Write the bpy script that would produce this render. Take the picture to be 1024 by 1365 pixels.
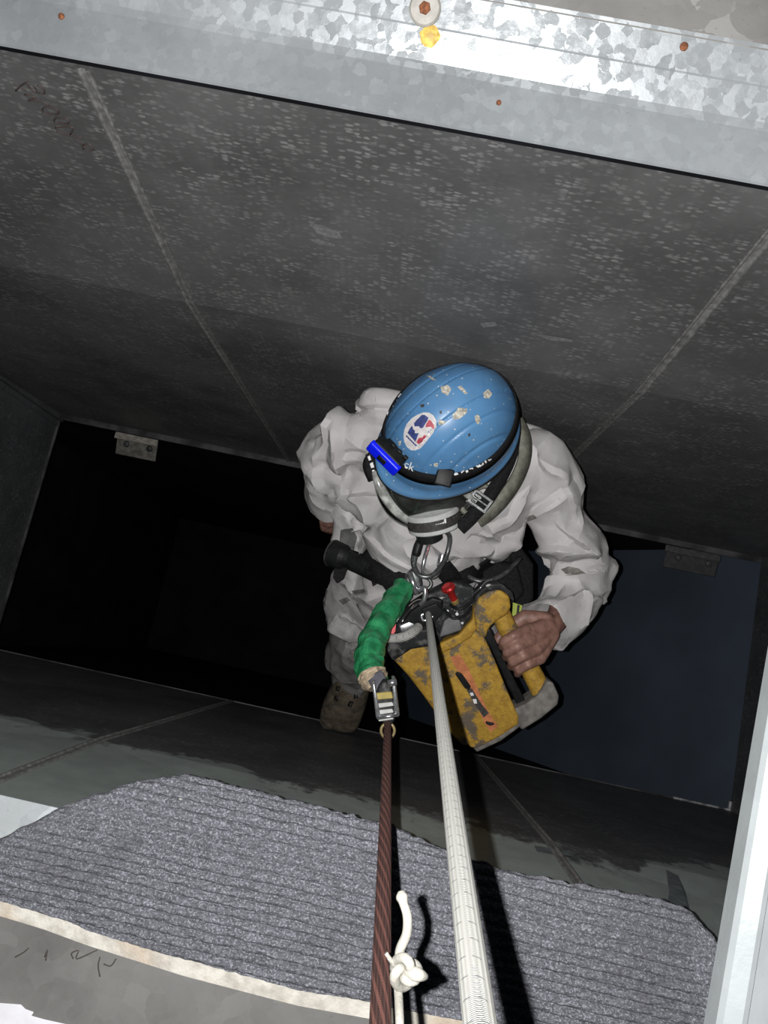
import bpy, bmesh, math, random
import numpy as np
from mathutils import Vector, Matrix, noise
from mathutils.bvhtree import BVHTree

for o in list(bpy.data.objects): bpy.data.objects.remove(o, do_unlink=True)
S = bpy.context.scene
C = S.collection
random.seed(4)

# ------------------------------------------------------------------ camera
# World: x along the duct, y across it towards the far wall, z up. z = 0 is the hem
# at the foot of the upper duct section, the photographer's phone is 2.7 m above it.
FPX, CX, CY = 1024.0, 512.0, 682.5
_d = np.array([8 / 1024, -184.5 / 1024, -1.0]); _d /= np.linalg.norm(_d)
_u = np.array([.978, -.21, 0]); _u = _u - _d * (_u @ _d); _u /= np.linalg.norm(_u)
RC = np.array([_u, np.cross(-_d, _u), -_d])            # world = RC @ camera
CAM = np.array([0, 0, 2.7])
cd = bpy.data.cameras.new('camera'); cam = bpy.data.objects.new('camera', cd); C.objects.link(cam)
cd.sensor_fit = 'HORIZONTAL'; cd.sensor_width = 36; cd.lens = 36; cd.clip_start = .02
cam.matrix_world = Matrix.Translation(CAM) @ Matrix(RC.tolist()).to_4x4()
S.camera = cam

# ------------------------------------------------------------------ light
w = bpy.data.worlds.new('world'); S.world = w; w.use_nodes = True
w.node_tree.nodes['Background'].inputs[0].default_value = (.35, .45, .65, 1)
w.node_tree.nodes['Background'].inputs[1].default_value = .009
fl = bpy.data.lights.new('phone_flash', 'SPOT'); fl.energy = 118; fl.shadow_soft_size = .0025
fl.spot_size = math.radians(150); fl.spot_blend = .7; fl.color = (1, .985, .97)
fl.use_nodes = True
_n = fl.node_tree.nodes; _l = fl.node_tree.links
_f = _n.new('ShaderNodeLightFalloff'); _f.inputs['Strength'].default_value = 1; _f.inputs['Smooth'].default_value = .5
_l.new(_f.outputs['Quadratic'], _n['Emission'].inputs['Strength'])
fo = bpy.data.objects.new('phone_flash', fl); C.objects.link(fo)
fo.matrix_world = Matrix.Translation(CAM + RC @ np.array([-.021, .004, 0])) @ Matrix(RC.tolist()).to_4x4()
S.view_settings.view_transform = 'Standard'; S.view_settings.look = 'None'
S.view_settings.gamma = 1; S.view_settings.use_curve_mapping = False
S.view_settings.exposure = 0

# ------------------------------------------------------------------ helpers
def V(p): return Vector([float(c) for c in p])
CR, CU, CF = V(RC[:, 0]), V(RC[:, 1]), V(-RC[:, 2])    # the phone's right, up and forward
def Q(x, y, z):
    "point seen at a pixel of the photo, z metres ahead of the lens"
    return V(CAM + RC @ (np.array([(x - CX) / FPX, -(y - CY) / FPX, -1.0]) * z))
def ray(x, y): return V(RC @ np.array([(x - CX) / FPX, -(y - CY) / FPX, -1.0]))
def PZ(x, y, z):
    r = ray(x, y); return V(CAM) + r * ((z - CAM[2]) / r.z)
def PYw(x, y, Y):
    r = ray(x, y); return V(CAM) + r * (Y / r.y)
def to_px(p):
    c = RC.T @ (np.array(p) - CAM); return (CX + FPX * c[0] / -c[2], CY - FPX * c[1] / -c[2], -c[2])

def link(name, me, mat=None, parent=None, smooth=True):
    o = bpy.data.objects.new(name, me); C.objects.link(o)
    if mat and not me.materials: me.materials.append(mat)
    if smooth is not None and len(me.polygons):
        me.polygons.foreach_set('use_smooth', [bool(smooth)] * len(me.polygons))
    if parent:
        o.parent = parent; o.matrix_parent_inverse = parent.matrix_world.inverted()
    return o
def mesh(verts, faces):
    me = bpy.data.meshes.new('m'); me.from_pydata([tuple(v) for v in verts], [], faces); me.update(); return me
def obj(name, vf, mat, parent=None, smooth=True):
    return link(name, mesh(*vf), mat, parent, smooth)
def bm_obj(name, bm, mat, parent=None, smooth=False):
    me = bpy.data.meshes.new('m'); bm.to_mesh(me); bm.free(); return link(name, me, mat, parent, smooth)
def thing(name, label, cat, loc, group=None):
    o = bpy.data.objects.new(name, None); C.objects.link(o); o.empty_display_size = .05
    o.location = loc; o.matrix_world = Matrix.Translation(loc)
    return tag(o, label, cat, group)
def tag(o, label, cat, group=None):
    o['label'] = label; o['category'] = cat
    if group: o['group'] = group
    return o
def struct(o, label):
    o['kind'] = 'structure'; o['label'] = label; return o

def join(*vfs):
    v, f = [], []
    for a, b in vfs:
        n = len(v); v += list(a); f += [[i + n for i in q] for q in b]
    return v, f
def box(x0, x1, y0, y1, z0, z1):
    v = [V((x, y, z)) for x in (x0, x1) for y in (y0, y1) for z in (z0, z1)]
    return v, [[0, 1, 3, 2], [4, 6, 7, 5], [0, 4, 5, 1], [2, 3, 7, 6], [0, 2, 6, 4], [1, 5, 7, 3]]
def obox(c, ax, ay, az, hx, hy, hz):
    v = [c + ax * (hx * a) + ay * (hy * b) + az * (hz * d) for a in (-1, 1) for b in (-1, 1) for d in (-1, 1)]
    return v, [[0, 1, 3, 2], [4, 6, 7, 5], [0, 4, 5, 1], [2, 3, 7, 6], [0, 2, 6, 4], [1, 5, 7, 3]]
def bevelled(vf, w, seg=2):
    bm = bmesh.new(); vs = [bm.verts.new(p) for p in vf[0]]
    for q in vf[1]: bm.faces.new([vs[i] for i in q])
    bmesh.ops.recalc_face_normals(bm, faces=bm.faces)
    es = [e for e in bm.edges if len(e.link_faces) == 2 and e.calc_face_angle(0) > .5]
    bmesh.ops.bevel(bm, geom=es, offset=w, segments=seg, profile=.6, affect='EDGES', clamp_overlap=True)
    return bm
def spline(pts, n):
    "Catmull-Rom through tuples of any width"
    P = [np.array(p, float) for p in pts]; out = []
    P = [2 * P[0] - P[1]] + P + [2 * P[-1] - P[-2]]
    for i in range(1, len(P) - 2):
        a, b, c, d = P[i - 1:i + 3]
        for k in range(n):
            t = k / n
            out.append(.5 * (2 * b + (c - a) * t + (2 * a - 5 * b + 4 * c - d) * t * t + (3 * b - a - 3 * c + d) * t ** 3))
    out.append(P[-2]); return out
def tube(pts, radii, seg=12, cap=True, mod=None):
    pts = [V(p) for p in pts]; v, f = [], []
    if not hasattr(radii, '__len__'): radii = [radii] * len(pts)
    t = (pts[1] - pts[0]).normalized(); nrm = t.orthogonal().normalized()
    for i, p in enumerate(pts):
        a = pts[max(0, i - 1)]; b = pts[min(len(pts) - 1, i + 1)]
        t = (b - a).normalized(); nrm = (nrm - t * nrm.dot(t)).normalized(); bn = t.cross(nrm)
        for k in range(seg):
            an = 2 * math.pi * k / seg; r = radii[i] * (mod(i, k) if mod else 1)
            v.append(p + (nrm * math.cos(an) + bn * math.sin(an)) * r)
    for i in range(len(pts) - 1):
        for k in range(seg):
            k2 = (k + 1) % seg
            f.append([i * seg + k, i * seg + k2, (i + 1) * seg + k2, (i + 1) * seg + k])
    if cap: f.append(list(range(seg))[::-1]); f.append([(len(pts) - 1) * seg + k for k in range(seg)])
    return v, f
def tube_px(pts, n=6, seg=12, cap=True, mod=None):
    "pts: (x, y, z, radius in pixels)"
    s = spline(pts, n); return tube([Q(*a[:3]) for a in s], [a[3] * a[2] / FPX for a in s], seg, cap, mod)
def add_uv(o, seg, length, n):
    me = o.data; uv = me.uv_layers.new(name='UVMap')
    for p in me.polygons:
        ks = [(me.loops[i].vertex_index % seg) for i in p.loop_indices]
        wrap = max(ks) - min(ks) > seg / 2
        for i in p.loop_indices:
            vi = me.loops[i].vertex_index; k = vi % seg
            if wrap and k < seg / 2: k += seg
            uv.data[i].uv = (k / seg, (vi // seg) / n * length)
def sphere(c, r, ax=None, nu=16, nv=10):
    ax = ax or (V((1, 0, 0)), V((0, 1, 0)), V((0, 0, 1))); r = r if hasattr(r, '__len__') else (r, r, r)
    v, f = [], []
    for j in range(1, nv):
        th = math.pi * j / nv
        for i in range(nu):
            ph = 2 * math.pi * i / nu
            v.append(c + ax[0] * (r[0] * math.sin(th) * math.cos(ph)) + ax[1] * (r[1] * math.sin(th) * math.sin(ph)) + ax[2] * (r[2] * math.cos(th)))
    v += [c + ax[2] * r[2], c - ax[2] * r[2]]; a = len(v) - 2
    for j in range(nv - 2):
        for i in range(nu):
            i2 = (i + 1) % nu; f.append([j * nu + i, (j + 1) * nu + i, (j + 1) * nu + i2, j * nu + i2])
    for i in range(nu):
        i2 = (i + 1) % nu; f.append([a, i, i2]); f.append([a + 1, (nv - 2) * nu + i2, (nv - 2) * nu + i])
    return v, f
def capsule(p0, r0, p1, r1):
    return join(sphere(p0, r0), sphere(p1, r1), tube([p0, p1], [r0, r1], 16))
def chain(pts):
    "pts: (x, y, z, radius px) as a run of tapered capsules"
    q = [(Q(*p[:3]), p[3] * p[2] / FPX) for p in pts]
    return join(*[capsule(a[0], a[1], b[0], b[1]) for a, b in zip(q, q[1:])])
def remesh(vf, voxel, smooth=6, fac=.5):
    me = mesh(*vf); o = bpy.data.objects.new('tmp', me); C.objects.link(o)
    m = o.modifiers.new('r', 'REMESH'); m.mode = 'VOXEL'; m.voxel_size = voxel
    if smooth:
        s = o.modifiers.new('s', 'SMOOTH'); s.iterations = smooth; s.factor = fac
    dg = bpy.context.evaluated_depsgraph_get(); r = bpy.data.meshes.new_from_object(o.evaluated_get(dg))
    bpy.data.objects.remove(o); return r
def ribbon(pts, width, thick, nrm, n=8, wid2=None):
    "flat webbing through world points; nrm faces outwards"
    s = [V(a) for a in spline(pts, n)]; v, f = [], []
    for i, p in enumerate(s):
        t = (s[min(i + 1, len(s) - 1)] - s[max(0, i - 1)]).normalized()
        nn = nrm[min(i // n, len(nrm) - 1)] if isinstance(nrm, list) else nrm
        side = t.cross(nn).normalized(); nn = side.cross(t).normalized()
        wd = width if wid2 is None else width + (wid2 - width) * i / (len(s) - 1)
        for a, b in ((-1, -1), (1, -1), (1, 1), (-1, 1)):
            v.append(p + side * (a * wd / 2) + nn * (b * thick / 2))
    for i in range(len(s) - 1):
        for k in range(4): f.append([i * 4 + k, i * 4 + (k + 1) % 4, i * 4 + 4 + (k + 1) % 4, i * 4 + 4 + k])
    f.append([3, 2, 1, 0]); f.append([len(v) - 4 + k for k in range(4)])
    return v, f
def ribbon_px(pts, wpx, thick=.0025, n=8, lift=0):
    z = sum(p[2] for p in pts) / len(pts)
    return ribbon([Q(*p) - CF * lift for p in pts], wpx * z / FPX, thick, -CF, n)
def slab_px(poly, z, thick, tilt=None, back=1.0):
    "outline in photo pixels at its own distance z, with real thickness going away from the lens"
    zz = lambda x, y: z + (tilt(x, y) if tilt else 0)
    n = len(poly); mx = sum(p[0] for p in poly) / n; my = sum(p[1] for p in poly) / n
    v = [Q(x, y, zz(x, y)) for x, y in poly] + [Q(mx + (x - mx) * back, my + (y - my) * back, zz(x, y)) + CF * thick for x, y in poly]
    f = [list(range(n))[::-1], [n + i for i in range(n)]] + [[i, (i + 1) % n, n + (i + 1) % n, n + i] for i in range(n)]
    return v, f
def lathe(c, axis, prof, seg=24):
    "prof: (along axis, radius)"
    a = axis.normalized(); n = a.orthogonal().normalized(); b = a.cross(n); v, f = [], []
    for h, r in prof:
        for k in range(seg):
            an = 2 * math.pi * k / seg; v.append(c + a * h + (n * math.cos(an) + b * math.sin(an)) * r)
    for i in range(len(prof) - 1):
        for k in range(seg): f.append([i * seg + k, i * seg + (k + 1) % seg, (i + 1) * seg + (k + 1) % seg, (i + 1) * seg + k])
    f.append(list(range(seg))[::-1]); f.append([(len(prof) - 1) * seg + k for k in range(seg)])
    return v, f

# ------------------------------------------------------------------ materials
class NT:
    def __init__(s, name):
        s.m = bpy.data.materials.new(name); s.m.use_nodes = True; s.t = s.m.node_tree
        s.b = s.t.nodes['Principled BSDF']; s.tc = s.n('ShaderNodeTexCoord')
        s.co = s.tc.outputs['Object']
    def n(s, k, **kw):
        x = s.t.nodes.new(k)
        for a, b in kw.items(): setattr(x, a, b)
        return x
    def l(s, a, b): s.t.links.new(a, b)
    def put(s, sock, val):
        if hasattr(val, 'default_value') or hasattr(val, 'links'): s.l(val, sock)
        else: sock.default_value = val
    def mapped(s, scale, rot=(0, 0, 0), co=None):
        m = s.n('ShaderNodeMapping'); m.inputs['Scale'].default_value = scale; m.inputs['Rotation'].default_value = rot
        s.l(co or s.co, m.inputs[0]); return m.outputs[0]
    def noise(s, scale, detail=4, rough=.55, co=None, dist=0):
        x = s.n('ShaderNodeTexNoise'); x.inputs['Scale'].default_value = scale; x.inputs['Detail'].default_value = detail
        x.inputs['Roughness'].default_value = rough; x.inputs['Distortion'].default_value = dist
        s.l(co or s.co, x.inputs['Vector']); return x.outputs[0]
    def vor(s, scale, feature='F1', co=None, out='Distance', rnd=1):
        x = s.n('ShaderNodeTexVoronoi', feature=feature); x.inputs['Scale'].default_value = scale
        x.inputs['Randomness'].default_value = rnd; s.l(co or s.co, x.inputs['Vector']); return x.outputs[out]
    def ramp(s, v, lo, hi, a=0.0, b=1.0):
        x = s.n('ShaderNodeMapRange'); x.interpolation_type = 'SMOOTHSTEP'
        s.l(v, x.inputs[0]); x.inputs[1].default_value = lo; x.inputs[2].default_value = hi
        x.inputs[3].default_value = a; x.inputs[4].default_value = b; return x.outputs[0]
    def mix(s, f, a, b):
        x = s.n('ShaderNodeMix', data_type='RGBA')
        s.put(x.inputs[0], f); s.put(x.inputs[6], a); s.put(x.inputs[7], b); return x.outputs[2]
    def math(s, op, a, b=0.0):
        x = s.n('ShaderNodeMath', operation=op); s.put(x.inputs[0], a); s.put(x.inputs[1], b); return x.outputs[0]
    def bump(s, h, strength, dist=.002):
        x = s.n('ShaderNodeBump'); x.inputs['Strength'].default_value = strength; x.inputs['Distance'].default_value = dist
        s.l(h, x.inputs['Height']); s.l(x.outputs[0], s.b.inputs['Normal'])
    def set(s, **k):
        for a, b in k.items():
            a = {'col': 'Base Color', 'rough': 'Roughness', 'metal': 'Metallic', 'spec': 'Specular IOR Level', 'trans': 'Transmission Weight', 'alpha': 'Alpha', 'sheen': 'Sheen Weight', 'coat': 'Coat Weight'}[a]
            s.put(s.b.inputs[a], b)
        return s.m
def c4(r, g, b): return (r, g, b, 1)
def plain(name, col, rough=.6, metal=0, var=.25, vs=40, bump=.15, bs=200, spec=.5):
    t = NT(name); n = t.noise(vs)
    c = t.mix(t.ramp(n, .3, .75), tuple(x * (1 - var) for x in col) + (1,), tuple(min(1, x * (1 + var)) for x in col) + (1,))
    if bump: t.bump(t.noise(bs, 3), bump, .001)
    return t.set(col=c, rough=rough, metal=metal, spec=spec)

def galv(name, lo, hi, scale=60, rough=.42, metal=.35, flake=.12, rust=0, green=0, seed=0):
    t = NT(name); co = t.mapped((1, 1, 1), (seed, seed * .7, seed * 1.3))
    warp = t.n('ShaderNodeVectorMath', operation='ADD'); nv_ = t.n('ShaderNodeTexNoise'); nv_.inputs['Scale'].default_value = scale * .8; t.l(co, nv_.inputs['Vector'])
    vs_ = t.n('ShaderNodeVectorMath', operation='SCALE'); vs_.inputs['Scale'].default_value = 1.3 / scale; t.l(nv_.outputs['Color'], vs_.inputs[0]); t.l(co, warp.inputs[0]); t.l(vs_.outputs[0], warp.inputs[1])
    cell = t.vor(scale, 'F1', warp.outputs[0], 'Color'); sep = t.n('ShaderNodeSeparateColor'); t.l(cell, sep.inputs[0])
    big = t.noise(5, 5, .6, co); fine = t.noise(180, 3, .6, co)
    base = t.mix(t.ramp(big, .3, .72), lo, hi)
    fl_ = t.ramp(sep.outputs[0], .55, 1.0, 0, flake)
    c = t.mix(fl_, base, c4(1, 1, 1))
    c = t.mix(t.ramp(fine, .62, .8, 0, .35), c, tuple(x * .55 for x in lo[:3]) + (1,))
    if rust:
        c = t.mix(t.ramp(t.noise(22, 6, .7, co), .68, .76, 0, rust), c, c4(.16, .07, .03))
    t.bump(t.math('ADD', fine, t.math('MULTIPLY', sep.outputs[1], .6)), .12, .001)
    return t.set(col=c, rough=t.ramp(t.math('ADD', t.math('MULTIPLY', sep.outputs[2], .45), t.math('MULTIPLY', t.noise(70, 5, .7, co), .55)), .25, .8, rough - .12, rough + .16), metal=metal)

M_flange = galv('bright galvanised steel', c4(.25, .27, .285), c4(.33, .355, .37), 95, .30, .32, .035, .25)
M_flange2 = galv('pale galvanised steel', c4(.42, .46, .48), c4(.52, .56, .58), 30, .35, .4, .1)

def duct_wall(name, base, dust=None, zline=None, seed=0):
    t = NT(name)
    co = t.mapped((1, 1, 1.6), (0, 0, seed))
    co = t.mapped((.62, 1, 1.5), (0, 0, seed))
    cell = t.vor(150, 'F1', co, 'Color'); sep = t.n('ShaderNodeSeparateColor'); t.l(cell, sep.inputs[0])
    dist = t.math('ADD', t.vor(150, 'F1', co), t.math('MULTIPLY', t.math('SUBTRACT', t.noise(260, 2), .5), .5))
    patch = t.noise(3.2, 5, .65)
    pat2 = t.noise(14, 4, .6)
    lo = tuple(x * .72 for x in base) + (1,); hi = tuple(x * 1.2 for x in base) + (1,)
    c = t.mix(t.ramp(patch, .32, .7), lo, hi)
    fl_ = t.math('MULTIPLY', t.ramp(sep.outputs[0], .35, .95), t.ramp(dist, .7, .3))
    fl_ = t.math('MULTIPLY', fl_, t.ramp(pat2, .36, .64, .04, .5))
    c = t.mix(fl_, c, tuple(min(1, x * 2.6 + .07) for x in base) + (1,))
    if dust:
        sx = t.n('ShaderNodeSeparateXYZ'); t.l(t.co, sx.inputs[0])
        n1 = t.noise(2.6, 6, .62, t.mapped((1, 1, .55))); n2 = t.noise(13, 5, .7)
        h = t.math('ADD', t.math('ADD', sx.outputs[2], t.math('MULTIPLY', t.math('SUBTRACT', n1, .5), 1.1)), t.math('MULTIPLY', t.math('SUBTRACT', n2, .5), .4))
        mk = t.ramp(h, zline - .03, zline + .03)
        c = t.mix(mk, c, t.mix(t.ramp(n2, .35, .7), tuple(x * .8 for x in dust) + (1,), dust + (1,)))
    # scuffs running along the sheet
    sc = t.noise(1, 5, .7, t.mapped((5, 5, 90)))
    c = t.mix(t.math('MULTIPLY', t.ramp(sc, .66, .74), .3), c, tuple(min(1, x * 2.2 + .03) for x in base) + (1,))
    t.bump(t.noise(160, 3), .1, .001)
    return t.set(col=c, rough=.5, metal=.15, spec=.4)
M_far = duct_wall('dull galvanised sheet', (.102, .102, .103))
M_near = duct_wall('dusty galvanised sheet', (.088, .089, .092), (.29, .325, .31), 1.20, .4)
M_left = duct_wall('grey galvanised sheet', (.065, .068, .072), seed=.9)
M_seam = plain('seam steel', (.15, .15, .148), .5, .1, .35, 90)
M_hem = plain('hem steel', (.045, .045, .047), .6, .1, .9, 9)
M_dark = plain('shaded dark steel', (.008, .0085, .011), .8, 0, .4, 5, spec=.1)  # shade of the deep chamber and the lip gap put into the colour
M_blue = plain('steel slope with blue reflection', (.045, .060, .082), .6, 0, .15, 3, spec=.3)  # bluish reflected light put into the base colour
M_plate = galv('brown grey plate', c4(.16, .155, .15), c4(.25, .245, .235), 40, .55, .05, .12, .4, seed=2)
M_bracket = plain('bracket steel', (.12, .112, .098), .5, .2, .4, 60)
M_white = plain('white paint dab', (.75, .75, .75), .7, 0, .05)
M_rust = plain('rust', (.17, .06, .025), .9, 0, .5, 300)
M_mark = plain('brown marker ink', (.045, .033, .030), .7, 0, .2)

# ------------------------------------------------------------------ duct shell
YF, YN, XL, XR = .57, -.28, -1.36, 1.215
SEAMS = (-.495, .35)
ZF = 1.36                                            # fold across the sheets
def panel(name, x0, x1, y, zs, offs, sgn, mat, parent, dimple=.006):
    "a sheet with a fold at each z of zs and a shallow cross-break in every bay; sgn: -1 faces -y"
    v, f = [], []
    for j in range(len(zs) - 1):
        a = len(v); za, zb = zs[j], zs[j + 1]; oa, ob = offs[j], offs[j + 1]
        v += [V((x0, y + oa, za)), V((x1, y + oa, za)), V((x1, y + ob, zb)), V((x0, y + ob, zb)), V(((x0 + x1) / 2, y + (oa + ob) / 2 - sgn * dimple, (za + zb) / 2))]
        f += [[a, a + 1, a + 4], [a + 1, a + 2, a + 4], [a + 2, a + 3, a + 4], [a + 3, a, a + 4]]
    n = len(v)
    v2 = [p - V((0, sgn * .002, 0)) for p in v]
    return obj(name, (v + v2, f + [[i + n for i in q][::-1] for q in f]), mat, parent, False)
def seam(x, y, zs, offs, sgn, mat, parent, wd=.0085, h=.003):
    "folded lap joint: flat strip with a raised bead along both edges"
    prof = [(-wd, 0), (-wd, h), (-wd + .003, h * 1.25), (-wd + .0055, h * .35), (wd - .0055, h * .35), (wd - .003, h * 1.25), (wd, h), (wd, 0)]
    v, f = [], []; n = len(prof)
    for z, o in zip(zs, offs):
        for px, ph in prof: v.append(V((x + px, y + o + sgn * (ph + .001), z)))
    for i in range(len(zs) - 1):
        for k in range(n - 1): f.append([i * n + k, i * n + k + 1, (i + 1) * n + k + 1, (i + 1) * n + k])
    return obj('seam', (v, f), mat, parent, False)

xs = [XL, SEAMS[0], SEAMS[1], XR]
wf = struct(obj('wall_far', box(XL - .02, XR + .02, YF + .045, YF + .05, 0, 1.955), M_dark, None, False), 'far wall of the sheet metal duct behind the worker')
zsF, ofF = [0, ZF, 1.902], [.016, -.022, .020]
for i in range(3): panel('sheet_panel', xs[i], xs[i + 1], YF, zsF, ofF, -1, M_far, wf)
for x in SEAMS: seam(x, YF, zsF, ofF, -1, M_seam, wf)
obj('hem', box(XL, XR, YF - .004, YF + .02, -.006, .0), M_hem, wf, False)
wn = struct(obj('wall_near', box(XL - .02, XR + .02, YN - .03, YN - .025, 0, 1.72), M_dark, None, False), 'near wall of the duct, dusty grey sheet below the carpet')
zsN, ofN = [0, 1.215, 1.735], [0, .006, -.012]
for i in range(3): panel('sheet_panel', xs[i], xs[i + 1], YN, zsN, ofN, 1, M_near, wn, .009)
for x in SEAMS: seam(x, YN, zsN, ofN, 1, M_seam, wn)
obj('hem', box(XL, XR, YN - .02, YN + .003, -.006, .0), M_hem, wn, False)
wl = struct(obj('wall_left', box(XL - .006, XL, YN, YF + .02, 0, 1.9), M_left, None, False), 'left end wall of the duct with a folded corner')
obj('corner_flange', join(box(XL, XL + .02, YF - .012, YF - .008, 0, 1.9), box(XL, XL + .004, YF - .03, YF - .008, 0, 1.9)), M_left, wl, False)
obj('hem', box(XL, XL + .008, YN, YF, -.006, 0), M_hem, wl, False)
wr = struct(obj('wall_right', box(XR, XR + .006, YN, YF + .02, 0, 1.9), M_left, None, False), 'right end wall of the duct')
obj('hem', join(box(XR - .006, XR, YN, YN + .03, -.006, .002), box(XR - .19, XR, YN, YN + .006, -.006, .004)), plain('scraped hem', (.30, .30, .32), .5, .2, .9, 25), wr, False)
# deeper chamber under the hem
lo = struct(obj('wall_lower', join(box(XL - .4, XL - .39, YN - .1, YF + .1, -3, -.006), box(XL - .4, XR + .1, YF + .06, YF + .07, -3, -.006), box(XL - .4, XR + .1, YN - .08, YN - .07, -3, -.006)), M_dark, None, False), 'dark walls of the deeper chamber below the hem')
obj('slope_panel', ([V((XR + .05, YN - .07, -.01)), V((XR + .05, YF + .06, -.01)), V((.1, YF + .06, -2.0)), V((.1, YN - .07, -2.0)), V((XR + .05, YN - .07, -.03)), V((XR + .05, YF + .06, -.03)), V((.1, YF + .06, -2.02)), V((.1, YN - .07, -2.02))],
    [[0, 1, 2, 3], [7, 6, 5, 4], [0, 4, 5, 1], [1, 5, 6, 2], [2, 6, 7, 3], [3, 7, 4, 0]]), M_blue, lo, False)  # sloped inwards so this side catches more of the flash
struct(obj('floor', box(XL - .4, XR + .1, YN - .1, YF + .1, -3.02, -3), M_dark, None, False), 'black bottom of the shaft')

# far rim: folded galvanised angle
YL = .548
zL = float(PYw(512, 155, YL).z)
prof = [(YL, zL), (YL + .001, zL + .003)]
for ypx, tl in ((84, 12), (72, 24), (27, 36), (24, 24), (22, 50), (-30, 35)):  # lower kink and steeper faces shaped to give the bright reflected band
    # next edge of the angle: where the sight line down the middle meets a face tipped by tl degrees
    (ya, za) = prof[-1]; r = ray(512, ypx); k = math.tan(math.radians(tl)); tt = (za - CAM[2] - k * ya) / (r.z - k * r.y); prof.append((r.y * tt, CAM[2] + r.z * tt))
YU, ZU = prof[-1]
NTOP = len(prof)
prof += [(YU + .004, ZU - .004), (YU - .02, ZU - .02), (YL + .06, zL + .006), (YL + .003, zL - .001)]
v = []; f = []; n = len(prof)
for x in (-1.5, 1.5):
    for y, z in prof: v.append(V((x, y, z)))
f = [[k, (k + 1) % n, n + (k + 1) % n, n + k] for k in range(n)] + [list(range(n)), [n + k for k in range(n)][::-1]]
t1 = struct(obj('trim_1', (v, f), M_flange, None, False), 'bright galvanised steel flange along the far rim of the opening')
struct(obj('ceiling', box(-1.5, 1.5, YU - .004, YU + .4, ZU - .008, ZU - .002), M_plate, None, False), 'brownish steel plate beyond the far flange')
def flange_pt(x, y):
    "a pixel on the flange's two upper faces"
    r = ray(x, y); best = None
    for k in range(NTOP - 1):
        (ya, za), (yb, zb) = prof[k], prof[k + 1]
        nn = V((0, -(zb - za), yb - ya)); d = nn.dot(r)
        if abs(d) < 1e-9: continue
        t = nn.dot(V((0, ya, za)) - V(CAM)) / d; p = V(CAM) + r * t
        if min(ya, yb) - 1e-6 <= p.y <= max(ya, yb) + 1e-6: best = (p, nn.normalized() if nn.z > 0 else -nn.normalized())
    return best
p, nn = flange_pt(567, 12)
b = thing('washer_bolt', 'round pale washer with a rusty screw head on the far galvanised flange', 'bolt', p)
obj('washer', lathe(p, nn, [(0, .0165), (.004, .0165), (.006, .0145), (.0062, .009)]), plain('washer', (.30, .29, .265), .6, .1, .15, 90), b, False)
obj('screw_head', lathe(p + nn * .006, nn, [(0, .0065), (.002, .006), (.003, .003)], 6), M_rust, b, False)
p, nn = flange_pt(573, 48)
v = []; ax = nn.orthogonal().normalized(); ay = nn.cross(ax)
rr = [.0105 * (1 + .25 * noise.noise(V((k * .9, 3, 1)))) for k in range(18)]
v = [p + nn * .004] + [p + nn * .003 + (ax * math.cos(k * math.pi / 9) + ay * math.sin(k * math.pi / 9)) * rr[k] * .6 for k in range(18)] + [p + nn * .0002 + (ax * math.cos(k * math.pi / 9) + ay * math.sin(k * math.pi / 9)) * rr[k] for k in range(18)]
f = [[0, 1 + k, 1 + (k + 1) % 18] for k in range(18)] + [[1 + k, 19 + k, 19 + (k + 1) % 18, 1 + (k + 1) % 18] for k in range(18)]
tag(obj('sealant_blob', (v, f), plain('yellow sealant', (.62, .42, .10), .6, 0, .4, 150)), 'small yellow brown blob of sealant below the washer on the flange', 'sealant')
for x, y, s in ((82, 22, 1.0), (665, 137, .8), (912, 62, 1.2)):
    p, nn = flange_pt(x, y); ax = nn.orthogonal().normalized(); ay = nn.cross(ax)
    obj('rivet', lathe(p, nn, [(0, .0036 * s), (.0012, .0034 * s), (.0018, .0018 * s)], 10), M_rust, t1)

# near rim, plate in front of it, white patch, right-hand beam
ZN = 1.75
prof2 = [(YN + .02, ZN - .004), (YN + .02, ZN), (YN - .005, ZN + .002), (YN - .085, ZN + .002), (YN - .085, ZN - .006), (YN, ZN - .006)]
v = [V((x, y, z)) for x in (XL, 1.1) for y, z in prof2]; n = len(prof2)
f = [[k, (k + 1) % n, n + (k + 1) % n, n + k] for k in range(n)] + [list(range(n)), [n + k for k in range(n)][::-1]]
struct(obj('trim_2', (v, f), M_flange2, None, False), 'pale galvanised flange of the near rim beside the carpet')
ZP = ZN - .012
pl = struct(obj('trim_3', box(-1.2, 1.1, -.95, YN - .075, ZP - .02, ZP), galv('smudged plate', c4(.095, .093, .090), c4(.16, .157, .152), 40, .6, .05, .015, .2, seed=3), None, False), 'smudged dark grey steel plate in front of the carpet edge')
# right-hand beam across the opening
a, b_ = PZ(1026, 850, 2.078), PZ(938, 1365, 2.078)
sl = (a.x - b_.x) / (a.y - b_.y)
prof3 = [(0, -.022), (0, -.004), (.003, 0), (.014, .004), (.018, .003), (.021, -.004), (.09, -.016), (.09, -.022)]
v = [V((a.x + px + sl * (y - a.y), y, 2.10 + pz)) for y in (-.7, .46) for px, pz in prof3]; n = len(prof3)
f = [[k, (k + 1) % n, n + (k + 1) % n, n + k] for k in range(n)] + [list(range(n))[::-1], [n + k for k in range(n)]]
struct(obj('trim_4', (v, f), plain('white coated steel', (.36, .39, .40), .28, .25, .06, 30), None, False), 'white steel beam along the right edge of the opening')
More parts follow.
